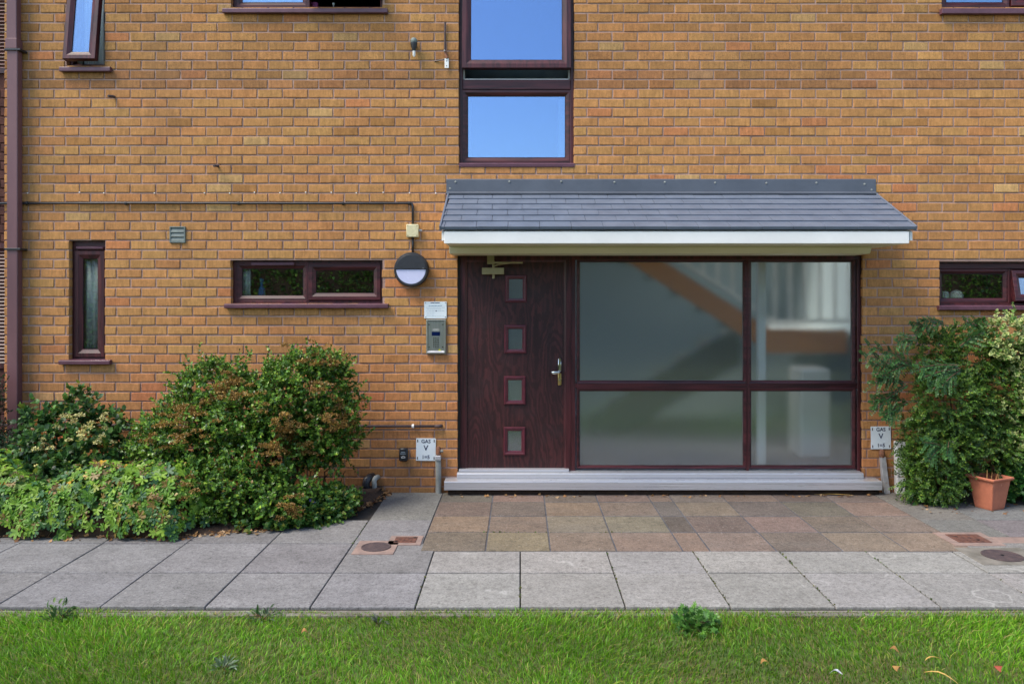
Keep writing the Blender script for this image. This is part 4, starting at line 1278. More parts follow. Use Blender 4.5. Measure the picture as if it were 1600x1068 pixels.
obj('elbow', MB().lathe([(0.022, 0), (0.025, 0.004), (0.025, 0.055), (0.014, 0.07)], wx(1375.5), -0.03, wz(713), 12, 'Z'), MT['rust'], gs, smooth=True)
tag(obj('pipe', MB().prism([(wx(1396.5), -0.02), (wx(1410), -0.02), (wx(1409.5), wz(688)), (wx(1395.5), wz(688))], -0.07, -0.006), MT['white'], bev=0.004), 'white square pipe half hidden by the cotoneaster', 'pipe')

# key safe
ks = thing('key_safe', 'small black key safe on the bricks beside a gas sign', 'key safe', (wx(631.3), -0.004, wz(719)))
obj('body', MB().box(wx(624.5), wx(638), -0.05, -0.005, wz(719), wz(698.3)), MT['black'], ks, bev=0.011, smooth=True)
obj('print', MB().box(wx(628), wx(634.5), -0.0508, -0.0496, wz(704.8), wz(704.0)), MT['greyprint'], ks)
obj('print', MB().box(wx(627), wx(635), -0.0508, -0.0496, wz(707.2), wz(706.4)), MT['greyprint'], ks)
arc = [(wx(631.3) + 0.017 * math.cos(math.pi * i / 12), -0.0505, wz(713.2) + 0.014 * math.sin(math.pi * i / 12)) for i in range(13)]
obj('emblem', MB().tube(arc + [arc[0]], 0.0022, 5), MT['white'], ks)

# low copper pipe with clip, black hose and grey waste pipe
cp = thing('copper_pipe', 'dark low pipe along the bricks ending in an elbow by the gas sign', 'pipe', (wx(620), -0.03, wz(664)))
zc = wz(665.5, -0.03)
obj('pipe', MB().tube([(-4.7, -0.03, zc + 0.012), (-3.4, -0.03, zc + 0.008), (wx(560, -0.03), -0.03, zc), (wx(683, -0.03), -0.03, zc)], 0.0125, 10), MT['oldiron'], cp, smooth='all')
obj('elbow', MB().tube([(wx(679, -0.03), -0.03, zc), (wx(685, -0.03), -0.03, zc), (wx(688, -0.03), -0.022, zc), (wx(689, -0.03), 0.0, zc)], 0.0155, 10), MT['oldiron'], cp, smooth='all')
obj('clip', MB().lathe([(0.017, -0.010), (0.019, -0.008), (0.019, 0.008), (0.017, 0.010)], 0, 0, 0, 12, 'Y'), MT['white'], cp, rot=(0, 0, R(90))).location = Vector((wx(646), -0.028, zc)) - cp.location
tag(obj('hose', MB().tube([(wx(583), 0.0, wz(743)), (wx(579), -0.05, wz(743.5)), (wx(575.5), -0.08, wz(747)), (wx(574.3), -0.085, wz(753)), (wx(575.8), -0.085, wz(766)), (wx(577), -0.082, 0.02), (wx(578.5), -0.08, -0.05)], [0.03, 0.034, 0.036, 0.034, 0.036, 0.036, 0.03], 12), MT['black'], smooth='all'), 'black lagged hose bending out of the wall beside a grey pipe', 'hose')
tag(obj('waste_pipe', MB().tube([(wx(590.5), 0.0, wz(744.5)), (wx(588.5), -0.045, wz(744.5)), (wx(587), -0.07, wz(747)), (wx(586.6), -0.075, wz(751)), (wx(587), -0.075, 0.1), (wx(587.6), -0.075, -0.05)], 0.0235, 14), MT['greypipe'], smooth='all'), 'grey waste pipe turning down out of the bricks beside a black hose', 'pipe')

# stubs and small fittings high on the wall
for lab, px, py, dx in (('small dark pipe stub under the open tall upstairs window', 179, 152.5, -0.022), ('small dark pipe stub on the bricks above the conduit', 341, 260.5, -0.012)):
    tag(obj('pipe_stub', MB().tube([(wx(px), 0.01, wz(py - 1)), (wx(px), -0.03, wz(py - 0.5)), (wx(px) + dx, -0.07, wz(py) - 0.004)], 0.0115, 10), MT['oldiron'], smooth=True), lab, 'pipe stub')
ov = thing('drip_spout', 'white drip spout with a black collar and grey cap left of the stair window', 'spout', (wx(648), -0.06, wz(90)))
obj('cap', MB().lathe([(0.028, 0), (0.031, 0.008), (0.030, 0.03), (0.018, 0.045), (0.004, 0.048)], wx(648), -0.055, wz(70.5), 16, 'Z'), MT['greyvent'], ov, smooth=True)
obj('collar', MB().lathe([(0.016, -0.07), (0.020, -0.05), (0.031, -0.012), (0.031, 0.002), (0.02, 0.004)], wx(648), -0.055, wz(70.5), 16, 'Z'), MT['black'], ov, smooth=True)
obj('spout', MB().tube([(wx(648), -0.055, wz(78)), (wx(648.2), -0.055, wz(89)), (wx(648.4), -0.052, wz(91.5))], [0.0135, 0.0135, 0.008], 12), MT['white'], ov, smooth=True)
obj('spigot', MB().tube([(wx(648), -0.055, wz(72)), (wx(648), 0.01, wz(72))], 0.02, 10), MT['black'], ov)
br = thing('bracket', 'thin rod and white drilled plate beside the stair window', 'bracket', (wx(697), -0.01, wz(108)))
obj('rod', MB().tube([(wx(695.6), -0.015, wz(35.5)), (wx(695.4), -0.015, wz(81))], 0.0085, 8), MT['oldiron'], br)
obj('link', MB().tube([(wx(695.3), -0.02, wz(80)), (wx(696), -0.022, wz(84)), (wx(699), -0.03, wz(93))], 0.012, 8), MT['rust'], br)
obj('bolt', MB().lathe([(0.008, 0), (0.008, -0.02), (0.004, -0.024)], wx(695.2), -0.022, wz(81.5), 8), MT['galv'], br)
obj('plate', MB().box(wx(695.2), wx(701.7), -0.03, -0.024, wz(108), wz(93)), MT['white'], br, bev=0.002)
for py in (97, 104.5):
    obj('hole', MB().lathe([(0.005, 0), (0.005, -0.001)], wx(698.3), -0.0302, wz(py), 8), MT['black'], br)
obj('cable', MB().tube([(wx(679), -0.008, wz(96.5)), (wx(686), -0.012, wz(95.6)), (wx(695), -0.02, wz(93.5))], 0.005, 6), MT['black'], br)
obj('arm', MB().tube([(wx(698.5), -0.026, wz(96)), (wx(698.5), 0.01, wz(96))], 0.006, 6), MT['galv'], br)

# drain covers
YDR = 0.006


def drain(label, x0, x1, y0, y1, round_, m, frame='pinkcrete', holes_=()):
    cxs, cys = (x0 + x1) / 2, (y0 + y1) / 2
    d = thing('drain_cover', label, 'drain cover', (cxs, cys, 0.0))
    obj('surround', MB().box(x0, x1, y0, y1, -0.008, YDR), MT[frame], d, bev=0.002)
    if round_:
        rr = min(x1 - x0, y1 - y0) * 0.36
        obj('lid', MB().lathe([(rr, YDR - 0.003), (rr, YDR + 0.004), (rr * 0.92, YDR + 0.006), (rr * 0.88, YDR + 0.003), (0.02, YDR + 0.003)], cxs, cys, 0, 24, 'Z'), MT[m], d)
    else:
        i = 0.17 * (x1 - x0)
        obj('lid', MB().box(x0 + i, x1 - i, y0 + i, y1 - i, YDR - 0.003, YDR + 0.004), MT[m], d, bev=0.002)
        for k in range(4):
            a = x0 + i + 0.03 + k * (x1 - x0 - 2 * i - 0.06) / 3.6
            obj('rib', MB().box(a, a + 0.014, y0 + i + 0.02, y1 - i - 0.02, YDR + 0.0045, YDR + 0.0065), MT[m], d)
    for hx_, hy_ in holes_:
        obj('lift_hole', MB().lathe([(0.011, YDR + 0.003), (0.011, YDR + 0.0072)], x0 + (x1 - x0) * hx_, y0 + (y1 - y0) * hy_, 0, 10, 'Z'), MT['seal'], d)
    return d


xa, ya = gp(578, 866)
drain('round rusty drain lid in a pink concrete surround', xa - 0.13, xa + 0.16, ya, ya + 0.30, True, 'oldiron')
xa, ya = gp(630, 852.5)
drain('square rusty drain lid at the corner of the patio slabs', xa - 0.12, xa + 0.12, ya + 0.015, ya + 0.23, False, 'iron', holes_=((0.24, 0.3), (0.76, 0.7)))
xa, ya = gp(1527, 852)
drain('square rusty drain lid on the pink concrete by the terracotta pot', xa - 0.16, xa + 0.2, ya - 0.01, ya + 0.31, False, 'iron', holes_=((0.3, 0.6), (0.62, 0.35)))
xa, ya = gp(1590, 878)
drain('round dark drain lid in the grey slabs before the terracotta pot', xa - 0.26, xa + 0.20, ya - 0.06, ya + 0.30, True, 'oldiron', 'haunch', holes_=((0.5, 0.5),))

# terracotta pot
pot = thing('plant_pot', 'square tapered terracotta pot with dried twigs by the cotoneaster', 'plant pot', (*gp(1557, 798), 0.0))
px_, py_ = pot.location.x, pot.location.y


def square_ring(half, z, rot=0.35):
    return [(px_ + half * math.sqrt(2) * math.cos(rot + math.pi / 4 + k * math.pi / 2), py_ + 0.1 + half * math.sqrt(2) * math.sin(rot + math.pi / 4 + k * math.pi / 2), z) for k in range(4)]


pm = MB()
levels = [(h_ * 0.77, z_ * 0.97) for h_, z_ in [(0.098, 0.0), (0.104, 0.02), (0.143, 0.25), (0.150, 0.252), (0.166, 0.258), (0.169, 0.272), (0.165, 0.282), (0.150, 0.280), (0.141, 0.262), (0.128, 0.16)]]
vs = [p for hh, z in levels for p in square_ring(hh, z, 0.42)]
fs = [(i * 4 + k, i * 4 + (k + 1) % 4, (i + 1) * 4 + (k + 1) % 4, (i + 1) * 4 + k) for i in range(len(levels) - 1) for k in range(4)] + [(0, 1, 2, 3)]
pm.add(vs, fs)
obj('pot', pm, MT['terracotta'], pot, bev=0.004)
obj('compost', MB().add(square_ring(0.102, 0.20, 0.42) + square_ring(0.10, 0.185, 0.42), [(0, 1, 2, 3), (4, 5, 6, 7), (0, 1, 5, 4), (1, 2, 6, 5), (2, 3, 7, 6), (3, 0, 4, 7)]), MT['soil'], pot)
for dx, dy, hh, lean in ((-0.045, 0.06, 0.14, 0.004), (0.012, 0.10, 0.11, 0.012), (0.03, 0.07, 0.10, 0.02), (0.075, 0.09, 0.10, -0.01)):
    obj('twig', MB().tube([(px_ + dx, py_ + dy, 0.19), (px_ + dx + lean * 0.4, py_ + dy, 0.19 + hh * 0.6), (px_ + dx + lean, py_ + dy, 0.19 + hh)], [0.005, 0.004, 0.002], 5), MT['dry'], pot)


# ================================================================== PLANTS
def unit(a):
    return a / np.maximum(np.linalg.norm(a, axis=-1, keepdims=True), 1e-9)


SIMPLE_V = np.array([(0, 0, 0), (-0.5, 0.48, 0.10), (0, 0.5, 0.0), (0.5, 0.48, 0.10), (0, 1, -0.12)])
SIMPLE_F = [(0, 2, 1), (0, 3, 2), (1, 2, 4), (2, 3, 4)]
BROAD_V = np.array([(0, 0, 0), (-0.42, 0.28, 0.08), (-0.36, 0.66, 0.05), (0, 1, -0.16), (0.36, 0.66, 0.05), (0.42, 0.28, 0.08), (0, 0.33, 0), (0, 0.68, -0.03)])
BROAD_F = [(0, 6, 1), (0, 5, 6), (1, 6, 7, 2), (6, 5, 4, 7), (2, 7, 3), (7, 4, 3)]


def palmate(lobes=5):
    vs, pts = [(0, 0, 0)], []
    n = lobes * 4
    for i in range(n + 1):
        a = R(-138 + 276 * i / n)
        ph = i % 4
        r = {0: 0.42, 1: 0.86, 2: 1.0, 3: 0.84}[ph] * (1 - 0.18 * abs(a) / 2.4)
        vs.append((math.sin(a) * r, math.cos(a) * r + 0.1, 0.10 * r + (0.07 if ph == 0 else -0.03)))
    fs = [(0, i, i + 1) for i in range(1, n + 1)]
    return np.array(vs), fs


def leaf_mesh(name, tv, tf, pos, axis, nrm, size, colors, width=0.5, vcol=None):
    """many leaves as one mesh; axis = growth direction, nrm = upper side"""
    pos, axis, nrm = np.asarray(pos, float), unit(np.asarray(axis, float)), np.asarray(nrm, float)
    nrm = unit(nrm - axis * np.sum(nrm * axis, -1, keepdims=True))
    b = np.cross(axis, nrm)
    n, k = len(pos), len(tv)
    size = np.asarray(size, float).reshape(n, 1, 1)
    t = tv[None] * np.array([width * 2, 1, 1])
    v = pos[:, None] + size * (t[..., 0:1] * b[:, None] + t[..., 1:2] * axis[:, None] + t[..., 2:3] * nrm[:, None])
    v = v.reshape(-1, 3)
    me = bpy.data.meshes.new(name)
    loops, starts, totals = [], [], []
    lt = np.concatenate([np.array(f) for f in tf])
    ls = np.array([len(f) for f in tf])
    L = len(lt)
    me.vertices.add(n * k)
    me.vertices.foreach_set('co', v.astype(np.float32).ravel())
    me.loops.add(n * L)
    me.loops.foreach_set('vertex_index', (lt[None] + (np.arange(n) * k)[:, None]).astype(np.int32).ravel())
    st = np.concatenate([[0], np.cumsum(ls)[:-1]])
    me.polygons.add(n * len(tf))
    me.polygons.foreach_set('loop_start', (st[None] + (np.arange(n) * L)[:, None]).astype(np.int32).ravel())
    me.update(calc_edges=True)
    ca = me.color_attributes.new('Col', 'FLOAT_COLOR', 'POINT')
    c = np.ones((n, k, 4), np.float32)
    c[..., :3] = np.asarray(colors, np.float32)[:, None, :]
    if vcol is not None:
        c[..., :3] = vcol(c[..., :3])
    ca.data.foreach_set('color', c.ravel())
    me.validate()
    return me


def pal(n, cols, weights=None, var=0.15):
    cols = np.array(cols, float)
    i = rng.choice(len(cols), n, p=None if weights is None else np.array(weights) / sum(weights))
    return cols[i] * (1 + rng.normal(0, var, (n, 1)))


def lobe(px, py, y, rx, rz, ry):
    """ellipsoid given at its photographed place and its own depth from the wall, radii in photo pixels at that depth / metres deep"""
    s = (D + y) / F
    return np.array([wx(px, y), y, wz(py, y)]), np.array([rx * s, ry, rz * s])


def on_lobes(lobes, n, inner=0.72, spread=(0.72, 1.04), front=True):
    area = np.array([r[0] * r[2] + r[1] * r[2] for c, r in lobes])
    P, Q = [], []
    got = 0
    while got < n:
        k = rng.choice(len(lobes), n, p=area / area.sum())
        d = unit(rng.normal(0, 1, (n, 3)))
        if front:
            flip = (d[:, 1] > 0.35)
            d[flip, 1] *= -1
        C = np.array([lobes[i][0] for i in k])
        Rr = np.array([lobes[i][1] for i in k])
        p = C + d * Rr * rng.uniform(*spread, (n, 1))
        ok = (p[:, 1] < -0.02) & (p[:, 2] > 0.01)
        for c, r in lobes:
            ok &= np.linalg.norm((p - c) / r, axis=1) > inner
        P.append(p[ok])
        Q.append(unit(d / Rr)[ok])
        got += ok.sum()
    return np.concatenate(P)[:n], np.concatenate(Q)[:n]


def shoots(base, out, per, length, leaf, cols, lift=0.5, splay=0.9, jitter=0.35, mixdir=0.5):
    """leafy shoots: leaves set spirally along short stems"""
    n = len(base)
    d = unit(out * (1 - lift) + np.array([0, -0.15, 1.0]) * lift + rng.normal(0, jitter, (n, 3)))
    a = np.array([0.3, 0.2, 1.0])
    u = unit(np.cross(d, a + rng.normal(0, 0.3, (n, 3))))
    w = np.cross(d, u)
    P, A, Nn, Sz, Cc = [], [], [], [], []
    ln = length * rng.uniform(0.6, 1.2, n)
    tint = 1 + rng.normal(0, 0.16, (n, 1))
    for i in range(per):
        f = (i + 0.5) / per
        th = i * 2.4 + rng.uniform(0, 6.28, n) * 0.12
        rad = u * np.cos(th)[:, None] + w * np.sin(th)[:, None]
        P.append(base + d * (ln * f)[:, None])
        ax = unit(rad * splay * (1.05 - 0.65 * f) + d * (0.35 + 0.65 * f) + rng.normal(0, 0.12, (n, 3)))
        A.append(ax)
        Nn.append(d * 0.8 + np.array([0, 0, 0.5]) - rad * 0.2 + rng.normal(0, 0.15, (n, 3)))
        Sz.append(leaf * rng.uniform(0.65, 1.2, n) * (1.1 - 0.35 * f))
        c = cols(n) * tint * (0.86 + 0.32 * f)
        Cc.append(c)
    return np.concatenate(P), np.concatenate(A), np.concatenate(Nn), np.concatenate(Sz), np.concatenate(Cc)


def branches(parent, base, targets, r0=0.012, name='branch'):
    for t in targets:
        b = Vector(base) + Vector((random.uniform(-0.08, 0.08), random.uniform(-0.05, 0.05), 0))
        t = Vector(t)
        mid1 = b.lerp(t, 0.35) + Vector((random.uniform(-0.06, 0.06), random.uniform(-0.06, 0.06), random.uniform(0, 0.10)))
        mid2 = b.lerp(t, 0.7) + Vector((random.uniform(-0.05, 0.05), random.uniform(-0.05, 0.05), random.uniform(0, 0.06)))
        obj(name, MB().tube([b, mid1, mid2, t], [r0, r0 * 0.75, r0 * 0.5, r0 * 0.25], 6), MT['bark'], parent, smooth='all')


def blob_heads(name, parent, centres, radius, per, size, cols, mat_, flat=0.6, label=None):
    n = len(centres)
    c = np.repeat(np.asarray(centres), per, 0)
    d = unit(rng.normal(0, 1, (n * per, 3)))
    d[:, 2] = np.abs(d[:, 2]) * flat
    rad = np.repeat(np.asarray(radius), per)[:, None]
    p = c + d * rad * rng.uniform(0.55, 1.05, (n * per, 1))
    ax = unit(d + rng.normal(0, 0.6, d.shape))
    tint = np.repeat(1 + rng.normal(0, 0.18, (n, 1)), per, 0)
    me = leaf_mesh(name, SIMPLE_V, SIMPLE_F, p, ax, rng.normal(0, 1, d.shape), size * rng.uniform(0.6, 1.3, n * per), cols(n * per) * tint, 0.45)
    o = obj(name, me, mat_, parent, label=label)
    o['kind'] = 'stuff'
    return o


# ---- big rounded shrub with brown spent flower heads
sh = thing('shrub', 'big rounded green shrub with brown spent flower heads against the bricks', 'shrub', (wx(410, -0.5), -0.5, 0.0))
L1 = [lobe(345, 615, -0.42, 66, 52, 0.34), lobe(300, 690, -0.55, 70, 62, 0.40), lobe(385, 660, -0.6, 62, 58, 0.40), lobe(478, 612, -0.45, 72, 56, 0.36),
      lobe(505, 668, -0.45, 55, 62, 0.36), lobe(440, 640, -0.62, 46, 50, 0.32), lobe(345, 765, -0.82, 92, 58, 0.42), lobe(440, 775, -0.80, 66, 50, 0.40), lobe(258, 705, -0.5, 46, 48, 0.3), lobe(500, 575, -0.4, 44, 26, 0.25), lobe(410, 720, -0.68, 60, 52, 0.4), lobe(410, 600, -0.4, 36, 34, 0.26)]
base, out = on_lobes(L1, 4300)
px = CX + base[:, 0] * F / (D + base[:, 1])
py = CY - (base[:, 2] - H) * F / (D + base[:, 1])
gap = (((px - 498) / 44) ** 2 + ((py - 738) / 17) ** 2 < 1) | (((px - 398) / 16) ** 2 + ((py - 572) / 16) ** 2 < 1) | (((px - 360) / 34) ** 2 + ((py - 712) / 10) ** 2 < 0.8) | (((px - 420) / 22) ** 2 + ((py - 725) / 16) ** 2 < 1)
base, out = base[~gap], out[~gap]
green = lambda n: pal(n, [(0.072, 0.155, 0.020), (0.050, 0.115, 0.020), (0.115, 0.215, 0.028), (0.034, 0.080, 0.022), (0.18, 0.27, 0.035), (0.20, 0.11, 0.04)], [4, 3.6, 3.4, 1.8, 1.6, 0.35])
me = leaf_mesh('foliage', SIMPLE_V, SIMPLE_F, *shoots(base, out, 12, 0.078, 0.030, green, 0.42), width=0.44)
o = obj('foliage', me, MT['glossleaf'], sh)
o['kind'] = 'stuff'
sb, so_ = on_lobes(L1, 330, inner=0.9, spread=(1.0, 1.12))
me = leaf_mesh('stray_shoots', SIMPLE_V, SIMPLE_F, *shoots(sb, so_, 14, 0.15, 0.034, green, 0.5, jitter=0.5), width=0.42)
obj('stray_shoots', me, MT['glossleaf'], sh)['kind'] = 'stuff'
# darker inner leaves
ib, io = on_lobes(L1, 700, inner=0.45, spread=(0.5, 0.75))
ipx = CX + ib[:, 0] * F / (D + ib[:, 1])
ipy = CY - (ib[:, 2] - H) * F / (D + ib[:, 1])
keep = ~((((ipx - 498) / 44) ** 2 + ((ipy - 738) / 17) ** 2 < 1) | (((ipx - 398) / 16) ** 2 + ((ipy - 572) / 16) ** 2 < 1))
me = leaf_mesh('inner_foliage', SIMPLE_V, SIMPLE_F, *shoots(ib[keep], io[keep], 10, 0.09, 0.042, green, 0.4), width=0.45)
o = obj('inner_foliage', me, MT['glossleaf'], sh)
o['kind'] = 'stuff'
branches(sh, (wx(440, -0.35), -0.35, 0.0), [c + np.array([random.uniform(-.15, .15), 0.05, random.uniform(-.05, .12)]) for c, r in L1 for _ in range(3)], 0.014)
branches(sh, (wx(505, -0.3), -0.3, 0.02), [(wx(a, -0.55), -0.55, wz(b, -0.55)) for a, b in ((470, 730), (520, 725), (540, 735), (495, 715), (455, 745), (530, 705))], 0.007)
spots = [(360, 600, 12), (345, 610, 8), (372, 615, 6), (440, 690, 16), (455, 665, 12), (430, 705, 8), (468, 700, 8), (490, 556, 12), (455, 552, 6), (520, 565, 7), (255, 652, 10), (290, 645, 10), (310, 640, 6), (268, 690, 5), (540, 630, 8), (525, 660, 10), (545, 655, 6), (285, 765, 5), (278, 780, 4), (452, 800, 6), (470, 790, 4), (225, 690, 4), (500, 610, 5), (310, 680, 3), (405, 625, 3)]
hc, hr = [], []
for a, b, k in spots:
    for _ in range(int(k * 1.25)):
        qx, qy = a + random.gauss(0, 15), b + random.gauss(0, 10)
        # front surface of the shrub at this pixel
        yb = -0.12
        for c, r in L1:
            y0 = c[1]
            X, Z = (qx - CX) * (D + y0 - 0.25) / F, H - (qy - CY) * (D + y0 - 0.25) / F
            k2 = 1 - ((X - c[0]) / r[0]) ** 2 - ((Z - c[2]) / r[2]) ** 2
            if k2 > 0:
                yb = min(yb, y0 - r[1] * math.sqrt(k2) * 1.05)
        hc.append((wx(qx, yb - 0.085), yb - 0.085, wz(qy, yb - 0.085)))
        hr.append(random.uniform(0.030, 0.052))
blob_heads('flower_heads', sh, hc, hr, 70, 0.013, lambda n: pal(n, [(0.26, 0.155, 0.040), (0.21, 0.118, 0.030), (0.34, 0.22, 0.070), (0.15, 0.080, 0.024)], [4, 3, 2, 1.5]), MT['leaf'])

# ---- hypericum with seed heads behind the ground cover
hy = thing('shrub', 'dark leaved shrub with pale yellow seed heads beside the downpipe', 'shrub', (wx(120, -0.4), -0.4, 0))
L2 = [lobe(68, 655, -0.35, 22, 20, 0.16), lobe(132, 640, -0.32, 20, 26, 0.16), lobe(172, 668, -0.33, 20, 22, 0.16), lobe(100, 668, -0.4, 26, 22, 0.18), lobe(84, 705, -0.55, 40, 36, 0.26), lobe(150, 708, -0.55, 44, 36, 0.26), lobe(120, 742, -0.7, 66, 30, 0.28), lobe(186, 690, -0.4, 14, 26, 0.14)]
base, out = on_lobes(L2, 460)
hg = lambda n: pal(n, [(0.030, 0.080, 0.020), (0.040, 0.105, 0.022), (0.070, 0.145, 0.028), (0.020, 0.052, 0.018), (0.17, 0.07, 0.02), (0.16, 0.20, 0.03)], [4, 4, 3, 2, 0.4, 0.6])
me = leaf_mesh('foliage', BROAD_V, BROAD_F, *shoots(base, out, 8, 0.12, 0.056, hg, 0.45, jitter=0.4), width=0.52)
o = obj('foliage', me, MT['leaf'], hy)
o['kind'] = 'stuff'
branches(hy, (wx(120, -0.4), -0.4, 0.0), [c for c, r in L2 for _ in range(2)], 0.01)
hc = [(wx(a + random.gauss(0, 5), -0.86), -0.86 + random.uniform(-0.06, 0.1), wz(b + random.gauss(0, 6), -0.86)) for a, b, k in ((102, 653, 4), (96, 664, 2), (130, 662, 4), (134, 674, 3), (150, 677, 3), (157, 660, 3), (60, 697, 4), (55, 714, 3), (68, 724, 3), (142, 692, 3), (117, 682, 1), (86, 690, 1), (166, 702, 1)) for _ in range(k)]
blob_heads('seed_heads', hy, hc, [0.026] * len(hc), 34, 0.014, lambda n: pal(n, [(0.50, 0.45, 0.16), (0.42, 0.40, 0.18), (0.55, 0.50, 0.26)]), MT['leaf'], 0.9)
hc = [(wx(random.uniform(55, 180), -0.8), -0.8, wz(random.uniform(670, 735), -0.8)) for _ in range(16)]
blob_heads('berries', hy, hc, [0.014] * len(hc), 14, 0.013, lambda n: pal(n, [(0.30, 0.04, 0.012), (0.34, 0.10, 0.02)]), MT['leaf'], 1.0)

# ---- dark yew-like shrubs at the left edge
yw = thing('shrub', 'dark low evergreen shrub at the foot of the downpipe', 'shrub', (wx(20, -0.35), -0.35, 0))
L3 = [lobe(20, 712, -0.4, 34, 32, 0.24), lobe(38, 735, -0.5, 30, 30, 0.2)]
base, out = on_lobes(L3, 420)
dg_ = lambda n: pal(n, [(0.018, 0.045, 0.020), (0.026, 0.062, 0.024), (0.014, 0.032, 0.016)])
me = leaf_mesh('foliage', SIMPLE_V, SIMPLE_F, *shoots(base, out, 14, 0.09, 0.026, dg_, 0.4), width=0.3)
obj('foliage', me, MT['leaf'], yw)['kind'] = 'stuff'
branches(yw, (wx(20, -0.35), -0.35, 0), [c for c, r in L3 for _ in range(3)], 0.008)
yw = thing('shrub', 'tall dark evergreen in front of the neighbouring louvres', 'shrub', (-5.0, -0.25, 0))
L3 = [lobe(-26, 640, -0.3, 30, 60, 0.2), lobe(-24, 700, -0.4, 34, 60, 0.25), lobe(-60, 660, -0.3, 40, 80, 0.2)]
base, out = on_lobes(L3, 700)
me = leaf_mesh('foliage', SIMPLE_V, SIMPLE_F, *shoots(base, out, 14, 0.09, 0.026, dg_, 0.5), width=0.3)
obj('foliage', me, MT['leaf'], yw)['kind'] = 'stuff'
branches(yw, (-5.0, -0.3, 0), [c for c, r in L3 for _ in range(3)], 0.012)

# ---- geranium ground cover
ge = thing('geranium_plant', 'low spreading geranium with lobed light green leaves at the path edge', 'plant', (-3.7, -0.9, 0))


def mound(x, y):
    ex = -2.38 + 0.12 * math.sin(y * 5)
    front = -1.48 + 0.04 * math.sin(x * 3.1) + 0.03 * math.sin(x * 7.7)
    fx = min(1, max(0, (ex - x) / 0.45))
    fy = min(1, max(0, (y - front) / 0.34))
    return (0.40 + 0.05 * math.sin(x * 4.1 + 1) + 0.035 * math.sin(x * 9 + y * 6)) * math.sqrt(fx * (2 - fx)) * math.sqrt(fy * (2 - fy)) * (1 - 0.25 * max(0, (y + 0.7)))


PV, PF = palmate(5)
lv = []
tries = 0
while len(lv) < 2900:
    x, y = random.uniform(-5.1, -2.36), -1.50 + 1.14 * random.random() ** 1.8
    z = mound(x, y)
    if z < 0.03:
        continue
    e_ = 0.03
    nx = Vector(((mound(x - e_, y) - mound(x + e_, y)) / (2 * e_), (mound(x, y - e_) - mound(x, y + e_)) / (2 * e_), 1.0)).normalized()
    zz = z * random.uniform(0.35, 1.0) if random.random() < 0.45 else z * random.uniform(0.9, 1.08)
    lv.append((x, y, zz + 0.015, nx, zz / z))
gcol = [(0.125, 0.245, 0.022), (0.092, 0.205, 0.020), (0.18, 0.30, 0.032), (0.048, 0.125, 0.028), (0.036, 0.105, 0.040), (0.20, 0.24, 0.03)]
gwt = [5, 5, 3, 2.5, 2, 0.6]
px = [CX + q[0] * F / (D + q[1]) for q in lv]
order = sorted(range(len(lv)), key=lambda i: (not (-5 < px[i] < 300 and lv[i][4] > 0.88), lv[i][1]))
gm_v = []
for i in range(3):
    v_ = PV.copy()
    v_[:, 2] += rng.normal(0, 0.05, len(v_))
    b_ = MB()
    b_.add(v_, PF)
    me = bpy.data.meshes.new('leaf')
    me.from_pydata(b_.v, [], b_.f)
    me.materials.append(MT['leaf_obj'])
    gm_v.append(me)
rp, ra, rn_, rs, rc = [], [], [], [], []
for rank, i in enumerate(order):
    x, y, z, nx, f_ = lv[i]
    nv = (nx + Vector((random.gauss(0, .25), random.gauss(0, .25) - 0.25, random.gauss(0, .15)))).normalized()
    ax = (Vector((random.gauss(0, 1), random.gauss(0, 1) - 0.5, -0.1)))
    ax = (ax - nv * ax.dot(nv)).normalized()
    s_ = random.uniform(0.034, 0.060)
    ci = rng.choice(len(gcol), p=np.array(gwt) / sum(gwt))
    c = np.array(gcol[ci]) * random.uniform(0.85, 1.15)
    if random.random() < 0.012:
        c = np.array((0.42, 0.26, 0.03))
    if y < -1.25 and random.random() < 0.10:
        c = np.array((0.20, 0.14, 0.04))
    if rank < 300:
        o = bpy.data.objects.new('leaf', random.choice(gm_v))
        col.objects.link(o)
        o.parent = ge
        bx = ax.cross(nv)
        o.matrix_local = Matrix.Translation(Vector((x, y, z)) - ge.location) @ Matrix((bx, ax, nv)).transposed().to_4x4() @ Matrix.Scale(s_, 4)
        o.color = (*c, 1)
    else:
        rp.append((x, y, z)); ra.append(ax); rn_.append(nv); rs.append(s_); rc.append(c)
me = leaf_mesh('leaves', PV, PF, np.array(rp), np.array(ra), np.array(rn_), rs, np.array(rc))
o = obj('leaves', me, MT['leaf'], ge)
o.location = -ge.location + Vector((0, 0, 0))
o['kind'] = 'stuff'
hc = []
for _ in range(110):
    x, y = random.uniform(-4.9, -2.4), random.uniform(-1.42, -0.6)
    if mound(x, y) > 0.05:
        hc.append((x, y, mound(x, y) + 0.03))
o = blob_heads('seed_heads', ge, hc, [0.020] * len(hc), 10, 0.020, lambda n: pal(n, [(0.32, 0.20, 0.11), (0.26, 0.15, 0.07), (0.30, 0.24, 0.12)]), MT['leaf'], 1.0)
o.location = -ge.location
gx, gy = gp(205, 806, 0.1)
for nm, cc, pos in (('flower', (0.62, 0.08, 0.50), (gx, gy - 0.05, 0.14)), ('flower', (0.72, 0.36, 0.02), (wx(106, -1.3), -1.32, wz(800, -1.3)))):
    p = np.repeat([pos], 5, 0)
    a = np.array([(math.cos(t), -0.3, math.sin(t)) for t in np.linspace(0, 5.0, 5)])
    me = leaf_mesh('flower', SIMPLE_V, SIMPLE_F, p, a, np.repeat([(0, -1, 0.2)], 5, 0), [0.017] * 5, np.repeat([cc], 5, 0), 0.4)
    o = obj(nm, me, MT['leaf'], ge)
    o.location = -ge.location
for o in [o for o in ge.children if o.name.startswith('seed_heads')]:
    pass

